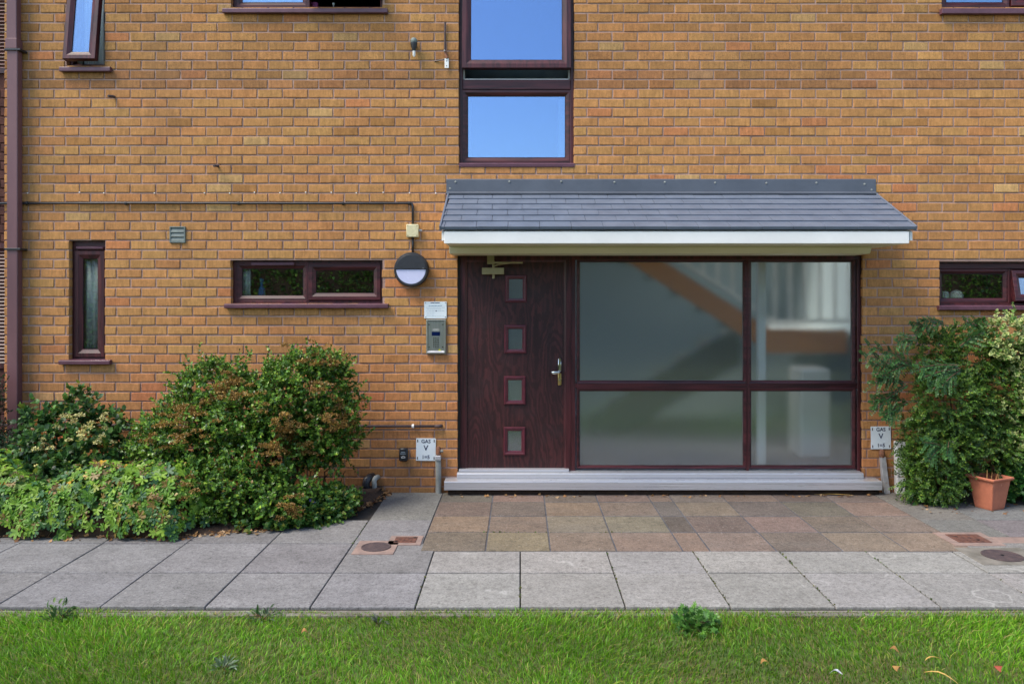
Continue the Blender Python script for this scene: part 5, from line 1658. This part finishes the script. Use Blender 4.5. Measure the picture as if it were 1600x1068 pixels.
# ---- periwinkle patch at the end of the bed
pw = thing('periwinkle_plant', 'low periwinkle patch with two violet flowers at the bed corner', 'plant', (wx(520, -0.75), -0.75, 0))
L4 = [lobe(520, 785, -0.70, 38, 22, 0.25), lobe(480, 806, -0.92, 50, 18, 0.22), lobe(530, 805, -0.72, 26, 14, 0.18), lobe(420, 822, -1.1, 60, 12, 0.18)]
base, out = on_lobes(L4, 520, inner=0.6)
me = leaf_mesh('foliage', SIMPLE_V, SIMPLE_F, *shoots(base, out, 7, 0.07, 0.042, lambda n: pal(n, [(0.05, 0.13, 0.025), (0.10, 0.18, 0.03), (0.17, 0.19, 0.03), (0.03, 0.085, 0.025)], [4, 3, 1.6, 2]), 0.35), width=0.45)
obj('foliage', me, MT['leaf'], pw)['kind'] = 'stuff'
for o in pw.children:
    o.location = -pw.location
for a, b in ((486, 781), (490, 784.5)):
    y_ = -1.02
    p = np.repeat([(wx(a, y_), y_, wz(b, y_))], 5, 0)
    ax_ = np.array([(math.cos(t), -0.3, math.sin(t)) for t in np.linspace(0, 5.0, 5)])
    o = obj('flower', leaf_mesh('flower', SIMPLE_V, SIMPLE_F, p, ax_, np.repeat([(0, -1, 0.2)], 5, 0), [0.016] * 5, np.repeat([(0.16, 0.10, 0.55)], 5, 0), 0.4), MT['leaf'], pw)
    o.location = -pw.location

# meshes above were made in world space: undo the parents' offset
for t_ in (sh, hy):
    for o in t_.children:
        o.location = -t_.location if o.location.length < 1e-6 else o.location


# ---- cotoneaster on the right
def fishbone(base, dirs, length, nl, leaf, cols, droop=0.3, rows=1):
    """flat sprays: two ranks of small leaves along each arching twig"""
    n = len(base)
    d = unit(dirs)
    side = unit(np.cross(d, np.array([0, -0.8, 0.6]) + rng.normal(0, 0.25, (n, 3))))
    nr = np.cross(side, d)
    P, A, Nn, Sz, Cc = [], [], [], [], []
    ln = np.broadcast_to(length, (n,)) * rng.uniform(0.7, 1.15, n)
    tint = 1 + rng.normal(0, 0.18, (n, 1))
    for i in range(nl):
        f = (i + 0.5) / nl
        c = base + d * (ln * f)[:, None] + np.array([0, 0, -1]) * (droop * ln * f * f)[:, None]
        for sgn in (-1, 1):
            P.append(c)
            A.append(unit(side * sgn * 0.9 + d * 0.55 + rng.normal(0, 0.18, (n, 3))))
            Nn.append(nr + rng.normal(0, 0.25, (n, 3)))
            Sz.append(leaf * rng.uniform(0.75, 1.2, n) * (1.1 - 0.45 * f))
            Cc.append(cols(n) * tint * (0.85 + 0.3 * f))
    return [np.concatenate(q) for q in (P, A, Nn, Sz, Cc)]


ct = thing('cotoneaster', 'wide dark green cotoneaster with fishbone sprays trained against the bricks', 'shrub', (wx(1490, -0.3), -0.3, 0))
L5 = [lobe(1455, 560, -0.24, 50, 46, 0.18), lobe(1510, 560, -0.24, 60, 50, 0.2), lobe(1480, 630, -0.32, 72, 60, 0.28), lobe(1560, 620, -0.3, 60, 80, 0.26), lobe(1470, 705, -0.34, 70, 58, 0.30), lobe(1545, 710, -0.32, 70, 60, 0.28), lobe(1465, 748, -0.36, 50, 30, 0.26), lobe(1430, 690, -0.3, 34, 44, 0.22), lobe(1620, 620, -0.3, 50, 110, 0.26), lobe(1425, 745, -0.32, 26, 30, 0.2), lobe(1620, 740, -0.3, 50, 50, 0.26)]
base, out = on_lobes(L5, 4300, inner=0.7)
cpx = CX + base[:, 0] * F / (D + base[:, 1])
cpy = CY - (base[:, 2] - H) * F / (D + base[:, 1])
ok_ = (cpx > np.where(cpy < 650, 1434, 1410)) & ~((cpx < 1416) & (cpy > 655)) & ~((cpx > 1500) & (cpy > 715) & (base[:, 1] < -0.27))
base, out = base[ok_], out[ok_]
cg = lambda n: pal(n, [(0.046, 0.105, 0.018), (0.062, 0.135, 0.020), (0.095, 0.175, 0.026), (0.026, 0.058, 0.016), (0.16, 0.21, 0.03)], [4, 4, 2.6, 2, 0.9])
dirs = out * 0.7 + np.array([0, -0.25, 0.05]) + rng.normal(0, 0.55, out.shape)
q = fishbone(base, dirs, 0.095, 8, 0.0195, cg, 0.12)
ib, io = on_lobes(L5, 1700, inner=0.4, spread=(0.45, 0.72))
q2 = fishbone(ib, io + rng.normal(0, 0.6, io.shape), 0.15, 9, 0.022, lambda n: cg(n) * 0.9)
# long arching sprays that leave the mass
heroes = []
for a, b, a2, b2, nn in ((1425, 565, 1352, 537, 1), (1425, 568, 1347, 556, 1), (1420, 566, 1362, 600, 1), (1415, 572, 1375, 590, 1), (1418, 600, 1366, 640, 1), (1412, 598, 1372, 592, 1), (1432, 530, 1400, 533, 1), (1450, 512, 1424, 507, 1),
                         (1475, 505, 1440, 502, 1), (1415, 625, 1362, 622, 1), (1418, 628, 1380, 650, 1), (1404, 632, 1385, 655, 1), (1404, 620, 1360, 630, 1), (1500, 575, 1440, 590, 1), (1495, 570, 1430, 575, 1), (1500, 578, 1470, 605, 1), (1490, 572, 1455, 612, 1), (1520, 570, 1560, 588, 1),
                         (1480, 700, 1440, 690, 1), (1475, 695, 1450, 720, 1), (1482, 690, 1480, 715, 1), (1520, 505, 1540, 500, 1), (1545, 520, 1505, 500, 1), (1470, 770, 1450, 790, 1), (1460, 772, 1470, 788, 1), (1500, 540, 1535, 520, 1), (1430, 580, 1385, 545, 1), (1405, 575, 1362, 570, 1), (1440, 770, 1425, 785, 1)):
    ya_ = -0.60 if 1425 < a < 1510 and 520 < b < 755 else -0.36
    heroes.append(((wx(a, ya_), ya_, wz(b, ya_)), (wx(a2, ya_ - 0.12), ya_ - 0.12, wz(b2, ya_ - 0.12))))
hb = np.array([h[0] for h in heroes])
hd = np.array([h[1] for h in heroes]) - hb
hl = np.linalg.norm(hd, axis=1)
q3 = fishbone(hb, hd + np.array([0, 0, 0.04]), hl * 1.08, 24, 0.027, lambda n: pal(n, [(0.034, 0.095, 0.028), (0.048, 0.12, 0.030), (0.028, 0.075, 0.026)]), 0.15)
for i, (a_, b_) in enumerate(heroes):                       # side twigs on every spray
    nb_ = 7
    t_ = np.linspace(0.15, 0.9, nb_)[:, None]
    bb = hb[i] + hd[i] * t_
    sd = unit(np.cross(hd[i], (0, -1, 0.2)))
    sg = np.where(np.arange(nb_) % 2 == 0, 1, -1)[:, None]
    qq = fishbone(bb, unit(hd[i]) * 0.9 + sd * sg * 0.75 + np.array([0, -0.1, -0.12]), hl[i] * 0.45 * (1.15 - t_[:, 0]) + 0.04, 11, 0.022, lambda n: pal(n, [(0.036, 0.098, 0.026), (0.052, 0.125, 0.030)]), 0.2)
    q3 = [np.concatenate([u_, v_]) for u_, v_ in zip(q3, qq)]
allq = [np.concatenate([a_, b_, c_]) for a_, b_, c_ in zip(q, q2, q3)]
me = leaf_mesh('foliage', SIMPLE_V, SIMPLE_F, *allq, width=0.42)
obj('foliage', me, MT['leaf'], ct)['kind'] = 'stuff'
branches(ct, (wx(1490, -0.2), -0.15, 0.0), [c + np.array([random.uniform(-.2, .2), 0.05, random.uniform(-.1, .15)]) for c, r in L5 for _ in range(3)], 0.012)
for h0, h1 in heroes:
    obj('spray_stem', MB().tube([h0, tuple((np.array(h0) + np.array(h1)) / 2 + np.array([0, 0, 0.015])), h1], [0.005, 0.004, 0.002], 5), MT['bark'], ct)
bp, _ = on_lobes(L5[:4], 90, spread=(0.98, 1.12))
blob_heads('berries', ct, bp, [0.006] * len(bp), 6, 0.009, lambda n: pal(n, [(0.32, 0.05, 0.02), (0.26, 0.07, 0.03)]), MT['leaf'], 1.0)
for o in ct.children:
    o.location = -ct.location

# ---- variegated euonymus climbing at the right edge
eu = thing('euonymus', 'cream and green variegated climber at the edge of the cotoneaster', 'shrub', (wx(1580, -0.4), -0.4, 0))
L6 = [lobe(1570, 525, -0.4, 26, 26, 0.12), lobe(1592, 560, -0.45, 26, 44, 0.14), lobe(1560, 545, -0.45, 14, 26, 0.08), lobe(1598, 620, -0.46, 26, 40, 0.14), lobe(1590, 690, -0.46, 18, 40, 0.12), lobe(1556, 505, -0.3, 5, 12, 0.03), lobe(1588, 505, -0.3, 6, 14, 0.04), lobe(1566, 645, -0.5, 8, 8, 0.05)]
base, out = on_lobes(L6, 210, inner=0.55)


def variegate(c):
    c = c.copy()
    k = rng.random(len(c))
    edge_ = np.array([0.55, 0.56, 0.26])
    for i in (1, 2, 3, 4, 5):
        m_ = k < 0.72
        c[m_, i] = edge_ * (0.8 + 0.4 * rng.random((m_.sum(), 1)))
    return c


me = leaf_mesh('foliage', BROAD_V, BROAD_F, *shoots(base, out, 8, 0.11, 0.044, lambda n: pal(n, [(0.08, 0.17, 0.03), (0.11, 0.21, 0.04), (0.05, 0.13, 0.03)]), 0.55), width=0.5, vcol=variegate)
obj('foliage', me, MT['leaf'], eu)['kind'] = 'stuff'
branches(eu, (wx(1640, -0.2), -0.2, 0), [c for c, r in L6 for _ in range(2)], 0.008)
for o in eu.children:
    o.location = -eu.location
gb = thing('shrub', 'bright green leafy shrub behind the terracotta pot', 'shrub', (wx(1600, -0.35), -0.35, 0))
L7 = [lobe(1600, 735, -0.34, 30, 36, 0.14), lobe(1612, 775, -0.36, 30, 28, 0.16), lobe(1575, 745, -0.36, 20, 30, 0.12)]
base, out = on_lobes(L7, 260, inner=0.6)
me = leaf_mesh('foliage', BROAD_V, BROAD_F, *shoots(base, out, 8, 0.10, 0.045, lambda n: pal(n, [(0.04, 0.14, 0.025), (0.06, 0.18, 0.03), (0.03, 0.10, 0.025)]), 0.5), width=0.48)
obj('foliage', me, MT['leaf'], gb)['kind'] = 'stuff'
branches(gb, (wx(1640, -0.2), -0.2, 0), [c for c, r in L7 for _ in range(2)], 0.008)
for o in gb.children:
    o.location = -gb.location
for t_ in [o for o in col.objects if o.parent is None and o.name.startswith('shrub') and o not in (gb,)]:
    for o in t_.children:
        o.location = -t_.location

# ================================================================== LAWN BLADES, WEEDS, LITTER
n = 150000
gx = rng.uniform(-4.3, 4.6, n)
gy = FRONT - 0.055 - rng.uniform(0, 1, n) ** 1.1 * 1.95
ne = 6000
gy[:ne] = FRONT - 0.02 - rng.uniform(0, 0.06, ne) * (0.6 + 0.4 * np.sin(gx[:ne] * 6.0))
u_ = np.sin(gx * 2.3 + 1.0) * 0.5 + np.sin(gx * 5.1 + gy * 3.7) * 0.3 + np.sin(gx * 9.7 - gy * 7.1) * 0.25 + np.sin(gy * 4.4 + gx * 1.3) * 0.35
patch = 1 / (1 + np.exp(-2.2 * u_))
hgt = (0.025 + 0.030 * patch) * rng.uniform(0.55, 1.3, n)
edge_f = np.clip((FRONT - 0.05 - gy) / 0.10, 0, 1)
hgt *= 0.72 + 0.28 * edge_f
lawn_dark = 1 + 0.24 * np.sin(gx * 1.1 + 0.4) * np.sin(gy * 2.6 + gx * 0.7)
lean = rng.normal(0, 0.55, (n, 2)) + np.stack([np.sin(gx * 3.1 + gy * 2) * 0.35, np.cos(gy * 5 + gx * 2.2) * 0.25 - 0.1], 1)
GV = np.array([(-0.5, 0, 0), (0.5, 0, 0), (-0.42, 0.45, 0), (0.42, 0.45, 0), (-0.26, 0.8, 0), (0.26, 0.8, 0), (0, 1.0, 0)])
GF = [(0, 1, 3, 2), (2, 3, 5, 4), (4, 5, 6)]
wid = rng.uniform(0.0012, 0.0028, n)
ang = rng.uniform(0, 2 * math.pi, n)
bx = np.stack([np.cos(ang), np.sin(ang), np.zeros(n)], 1)
v = np.zeros((n, 7, 3))
for i, (a, f, _) in enumerate(GV):
    v[:, i] = np.stack([gx, gy, np.full(n, -0.03)], 1) + bx * (a * wid * 2)[:, None]
    v[:, i, 0] += lean[:, 0] * hgt * f * f * 0.9
    v[:, i, 1] += lean[:, 1] * hgt * f * f * 0.9
    v[:, i, 2] += hgt * f * (1 - 0.16 * f * np.minimum(2.2, np.abs(lean).sum(1)))
gc = pal(n, [(0.118, 0.290, 0.012), (0.088, 0.235, 0.012), (0.180, 0.350, 0.020), (0.28, 0.30, 0.05), (0.38, 0.32, 0.12)], [5, 3.5, 3.5, 0.9, 0.6], 0.2)
dryf = np.clip(1 - edge_f, 0, 1) * 0.55 + 0.42 * (1 - patch)
dm = rng.random(n) < dryf * 0.5
gc[dm] = pal(dm.sum(), [(0.20, 0.20, 0.05), (0.28, 0.22, 0.09), (0.15, 0.18, 0.04)])
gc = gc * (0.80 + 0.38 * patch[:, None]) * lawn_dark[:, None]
me = bpy.data.meshes.new('grass')
lt = np.concatenate([np.array(f) for f in GF])
me.vertices.add(n * 7)
me.vertices.foreach_set('co', v.astype(np.float32).ravel())
me.loops.add(n * 11)
me.loops.foreach_set('vertex_index', (lt[None] + (np.arange(n) * 7)[:, None]).astype(np.int32).ravel())
me.polygons.add(n * 3)
me.polygons.foreach_set('loop_start', (np.array([0, 4, 8])[None] + (np.arange(n) * 11)[:, None]).astype(np.int32).ravel())
me.update(calc_edges=True)
ca = me.color_attributes.new('Col', 'FLOAT_COLOR', 'POINT')
cc = np.ones((n, 7, 4), np.float32)
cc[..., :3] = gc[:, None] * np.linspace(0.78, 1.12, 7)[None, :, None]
ca.data.foreach_set('color', cc.ravel())
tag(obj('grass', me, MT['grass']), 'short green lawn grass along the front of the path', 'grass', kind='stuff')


def weed(label, px, py, r, h, nl, cols, wdt, leaf, name='weed', rough_leaf=False):
    x, y = gp(px, py, -0.03)
    t = thing(name, label, 'weed', (x, y, -0.03))
    k = nl
    th = rng.uniform(0, 2 * math.pi, k)
    el_ = rng.uniform(0.15, 1.2, k)
    d = np.stack([np.cos(th) * np.cos(el_), np.sin(th) * np.cos(el_), np.sin(el_)], 1)
    p0 = d * np.array([r, r, h]) * rng.uniform(0.25, 0.95, (k, 1))
    tv, tf = (PV, PF) if rough_leaf else (BROAD_V, BROAD_F)
    me = leaf_mesh('foliage', tv, tf, p0, d + rng.normal(0, 0.3, d.shape), rng.normal(0, 0.3, d.shape) + np.array([0, -0.3, 1.0]), leaf * rng.uniform(0.6, 1.2, k), cols(k), wdt)
    o = obj('foliage', me, MT['leaf'], t)
    o['kind'] = 'stuff'
    o.location = (0, 0, 0)
    for i in range(6):
        a = d[i * k // 6] * np.array([r, r, h]) * 0.7
        obj('stem', MB().tube([(0, 0, 0), tuple(a * 0.5 + np.array([0, 0, 0.01])), tuple(a)], [0.003, 0.0025, 0.0015], 5), MT['bark'], t).location = (0, 0, 0)
    return t


weed('bright green bushy weed at the path edge before the patio', 1085, 985, 0.14, 0.14, 190, lambda n: pal(n, [(0.065, 0.17, 0.032), (0.10, 0.22, 0.04), (0.045, 0.12, 0.03)]), 0.5, 0.026, rough_leaf=True)
weed('dark spiky weed growing at the path edge near the geranium', 92, 972, 0.085, 0.12, 90, lambda n: pal(n, [(0.03, 0.075, 0.02), (0.045, 0.10, 0.025), (0.08, 0.14, 0.03)]), 0.2, 0.045)
weed('grey green spiky weed at the path edge below the shrub', 410, 968, 0.08, 0.075, 40, lambda n: pal(n, [(0.06, 0.10, 0.05), (0.10, 0.13, 0.09), (0.05, 0.10, 0.03)]), 0.16, 0.05)
weed('flat silvery weed in the lawn', 350, 1045, 0.06, 0.035, 36, lambda n: pal(n, [(0.14, 0.18, 0.13), (0.08, 0.14, 0.06)]), 0.14, 0.05)
weed('thin dark weed at the path edge near the joint of pale slabs', 590, 976, 0.05, 0.04, 22, lambda n: pal(n, [(0.05, 0.07, 0.05), (0.10, 0.11, 0.09)]), 0.12, 0.05)


def fallen(name, label, cat, px, py, pts, m, z=0.012, w=0.02, grp=None):
    """small curled strip lying on the lawn or paving, with thickness"""
    x, y = gp(px, py, z)
    vs, fs = [], []
    k = len(pts)
    for i, (a, b, ww, hh) in enumerate(pts):
        for s_ in (-1, 1):
            for t_ in (0, 0.0015):
                vs.append((a - b * 0 + 0, b + s_ * ww * w, hh + t_ + abs(s_) * 0.3 * ww * w))
    for i in range(k - 1):
        o = i * 4
        fs += [(o, o + 4, o + 6, o + 2), (o + 1, o + 3, o + 7, o + 5), (o, o + 1, o + 5, o + 4), (o + 2, o + 6, o + 7, o + 3)]
    fs += [(0, 2, 3, 1), ((k - 1) * 4, (k - 1) * 4 + 1, (k - 1) * 4 + 3, (k - 1) * 4 + 2)]
    ob = obj(name, MB().add(vs, fs), m, origin=None)
    ob.location = (x, y, z)
    return tag(ob, label, cat, grp)


def curl(L, up):
    return [(L * (i / 5 - 0.5), 0.006 * math.sin(i), math.sin(math.pi * i / 5) * 0.9 + 0.1, up * math.sin(math.pi * i / 5)) for i in range(6)]


MT['litter'] = mat('dry leaf', lin(168, 128, 66), lin(130, 92, 46), scale=30, rough=0.8)
MT['straw'] = mat('straw', lin(206, 168, 92), lin(180, 140, 70), scale=20, rough=0.8)
MT['red'] = mat('red leaf', lin(150, 66, 42), lin(120, 50, 34), scale=20, rough=0.7)
MT['feather'] = mat('feather', lin(210, 212, 216), lin(90, 96, 110), scale=60, rough=0.8)
o = fallen('straw', 'long yellow straw blade lying on the lawn below the pot', 'straw', 1470, 1058, curl(0.14, 0.02), MT['straw'], 0.02, 0.006)
o.rotation_euler = (0, R(8), R(-28))
o = fallen('feather', 'small grey white feather on the lawn', 'feather', 1307, 1052, curl(0.07, 0.015), MT['feather'], 0.02, 0.009)
o.rotation_euler = (0, R(-18), R(-50))
for lab, px, py, L, rz, m_ in (('orange curled dry leaf on the lawn beyond the feather', 1397, 1016, 0.045, -35, 'litter'), ('slim straw curl on the lawn between leaf and pot', 1458, 1030, 0.09, 12, 'straw'), ('pale tan dry leaf on the lawn below the bushy weed', 1195, 1036, 0.04, 5, 'litter'),
                               ('red leaf on the lawn near the edge below the pot', 1562, 1046, 0.05, 70, 'red'), ('crumpled brown leaf on the lawn beside the feather', 1402, 1046, 0.035, 60, 'litter'), ('round brown leaf on the lawn below the paired drain lids', 476, 988, 0.035, 20, 'litter')):
    o = fallen('fallen_leaf', lab, 'leaf', px, py, curl(L, 0.012), MT[m_], 0.018, 0.016 if m_ != 'straw' else 0.006)
    o.rotation_euler = (R(random.uniform(-15, 15)), 0, R(rz))
o = fallen('straw', 'straight straw stalk lying before the aluminium step', 'straw', 1303, 772.5, curl(0.34, 0.004), MT['straw'], 0.006, 0.008)
o.rotation_euler = (0, 0, R(-4))

# dry leaf litter along the bed edge, under the step and by the pipes
pts = []
for i in range(len(edge) - 1):
    (x0, y0), (x1, y1) = edge[i], edge[i + 1]
    if x1 < -4.9:
        continue
    k = int(math.hypot(x1 - x0, y1 - y0) * (150 if i > 2 else 70))
    for _ in range(k):
        t = random.random()
        pts.append((x0 + (x1 - x0) * t + random.gauss(0, 0.03), y0 + (y1 - y0) * t + random.gauss(-0.012, 0.035), 0.010))
for _ in range(60):
    pts.append((random.uniform(-0.65, 3.2), -0.17 + random.gauss(0, 0.015), 0.006))
for _ in range(26):
    pts.append((wx(600) + random.gauss(0, 0.06), -0.06 + random.gauss(0, 0.03), 0.008))
for _ in range(60):
    pts.append((random.uniform(wx(1385), wx(1600)), random.uniform(-0.75, -0.1), 0.006))
p = np.array(pts)
k = len(p)
a = rng.normal(0, 1, (k, 3)) * np.array([1, 1, 0.25])
me = leaf_mesh('leaf_litter', SIMPLE_V, SIMPLE_F, p, a, rng.normal(0, 0.35, (k, 3)) + np.array([0, 0, 1]), rng.uniform(0.015, 0.045, k), pal(k, [(0.24, 0.12, 0.05), (0.32, 0.18, 0.08), (0.16, 0.08, 0.04), (0.36, 0.24, 0.14)]), 0.5)
tag(obj('leaf_litter', me, MT['leaf']), 'dry brown leaf litter along the bed edge and the step', 'leaf litter', kind='stuff')
# moss and seedlings in the joints
pts = []
for a_, b_, c_, d_, k in ((3.0, FRONT, 3.0, Y1, 10), (1.2, FRONT, 1.2, Y2, 40), (0.6, FRONT, 0.6, Y2, 30), (1.8, FRONT, 1.8, Y2, 50), (2.4, FRONT, 2.4, Y2, 40), (-1.2, Y3, -1.2, Y4, 40), (-0.6, FRONT, -0.6, Y1, 14), (-0.3, -1.255, 0.3, -1.255, 40), (0.6, -1.255, 0.8, -1.255, 14), (0.0, FRONT, 0.0, Y1, 20)):
    for _ in range(k):
        t = random.random()
        pts.append((a_ + (c_ - a_) * t + random.gauss(0, 0.003), b_ + (d_ - b_) * t + random.gauss(0, 0.003), -0.004))
p = np.array(pts)
k = len(p)
me = leaf_mesh('moss', SIMPLE_V, SIMPLE_F, p, rng.normal(0, 0.6, (k, 3)) + np.array([0, 0, 0.6]), rng.normal(0, 1, (k, 3)), rng.uniform(0.006, 0.018, k), pal(k, [(0.06, 0.10, 0.025), (0.10, 0.10, 0.03), (0.05, 0.07, 0.02)]), 0.5)
tag(obj('moss', me, MT['leaf']), 'moss and seedlings in the joints of the slabs', 'moss', kind='stuff')

# ================================================================== HEDGE BEHIND THE CAMERA (mirrored in the small windows)
hd_ = thing('hedge', 'tall clipped green hedge mirrored in the small window panes', 'hedge', (0, -14.6, -0.05))
core = MB().box(-16, 16, -15.6, -14.6, -0.05, 4.0)
obj('core', core, MT['bark'], hd_).location = -hd_.location
n = 100000
p = np.stack([rng.uniform(-16.2, 16.2, n), -14.6 + rng.normal(0.06, 0.12, n), rng.uniform(0, 4.15, n)], 1)
p[:, 1] += 0.10 * np.sin(p[:, 0] * 3.1) * np.sin(p[:, 2] * 4.0 + p[:, 0])
top = rng.random(n) < 0.12
p[top, 2] = 4.05 + rng.normal(0, 0.08, top.sum())
p[top, 1] = rng.uniform(-15.6, -14.5, top.sum())
a = unit(rng.normal(0, 0.6, (n, 3)) + np.array([0, 0.7, 0.3]))
me = leaf_mesh('foliage', SIMPLE_V, SIMPLE_F, p, a, rng.normal(0, 0.5, (n, 3)) + np.array([0, 0.4, 0.8]), rng.uniform(0.05, 0.10, n), pal(n, [(0.08, 0.15, 0.02), (0.13, 0.21, 0.03), (0.22, 0.28, 0.04), (0.03, 0.06, 0.015)], [4, 4, 2.5, 3], 0.25), 0.5)
o = obj('foliage', me, MT['hedgeleaf'], hd_)
o.location = -hd_.location
o['kind'] = 'stuff'
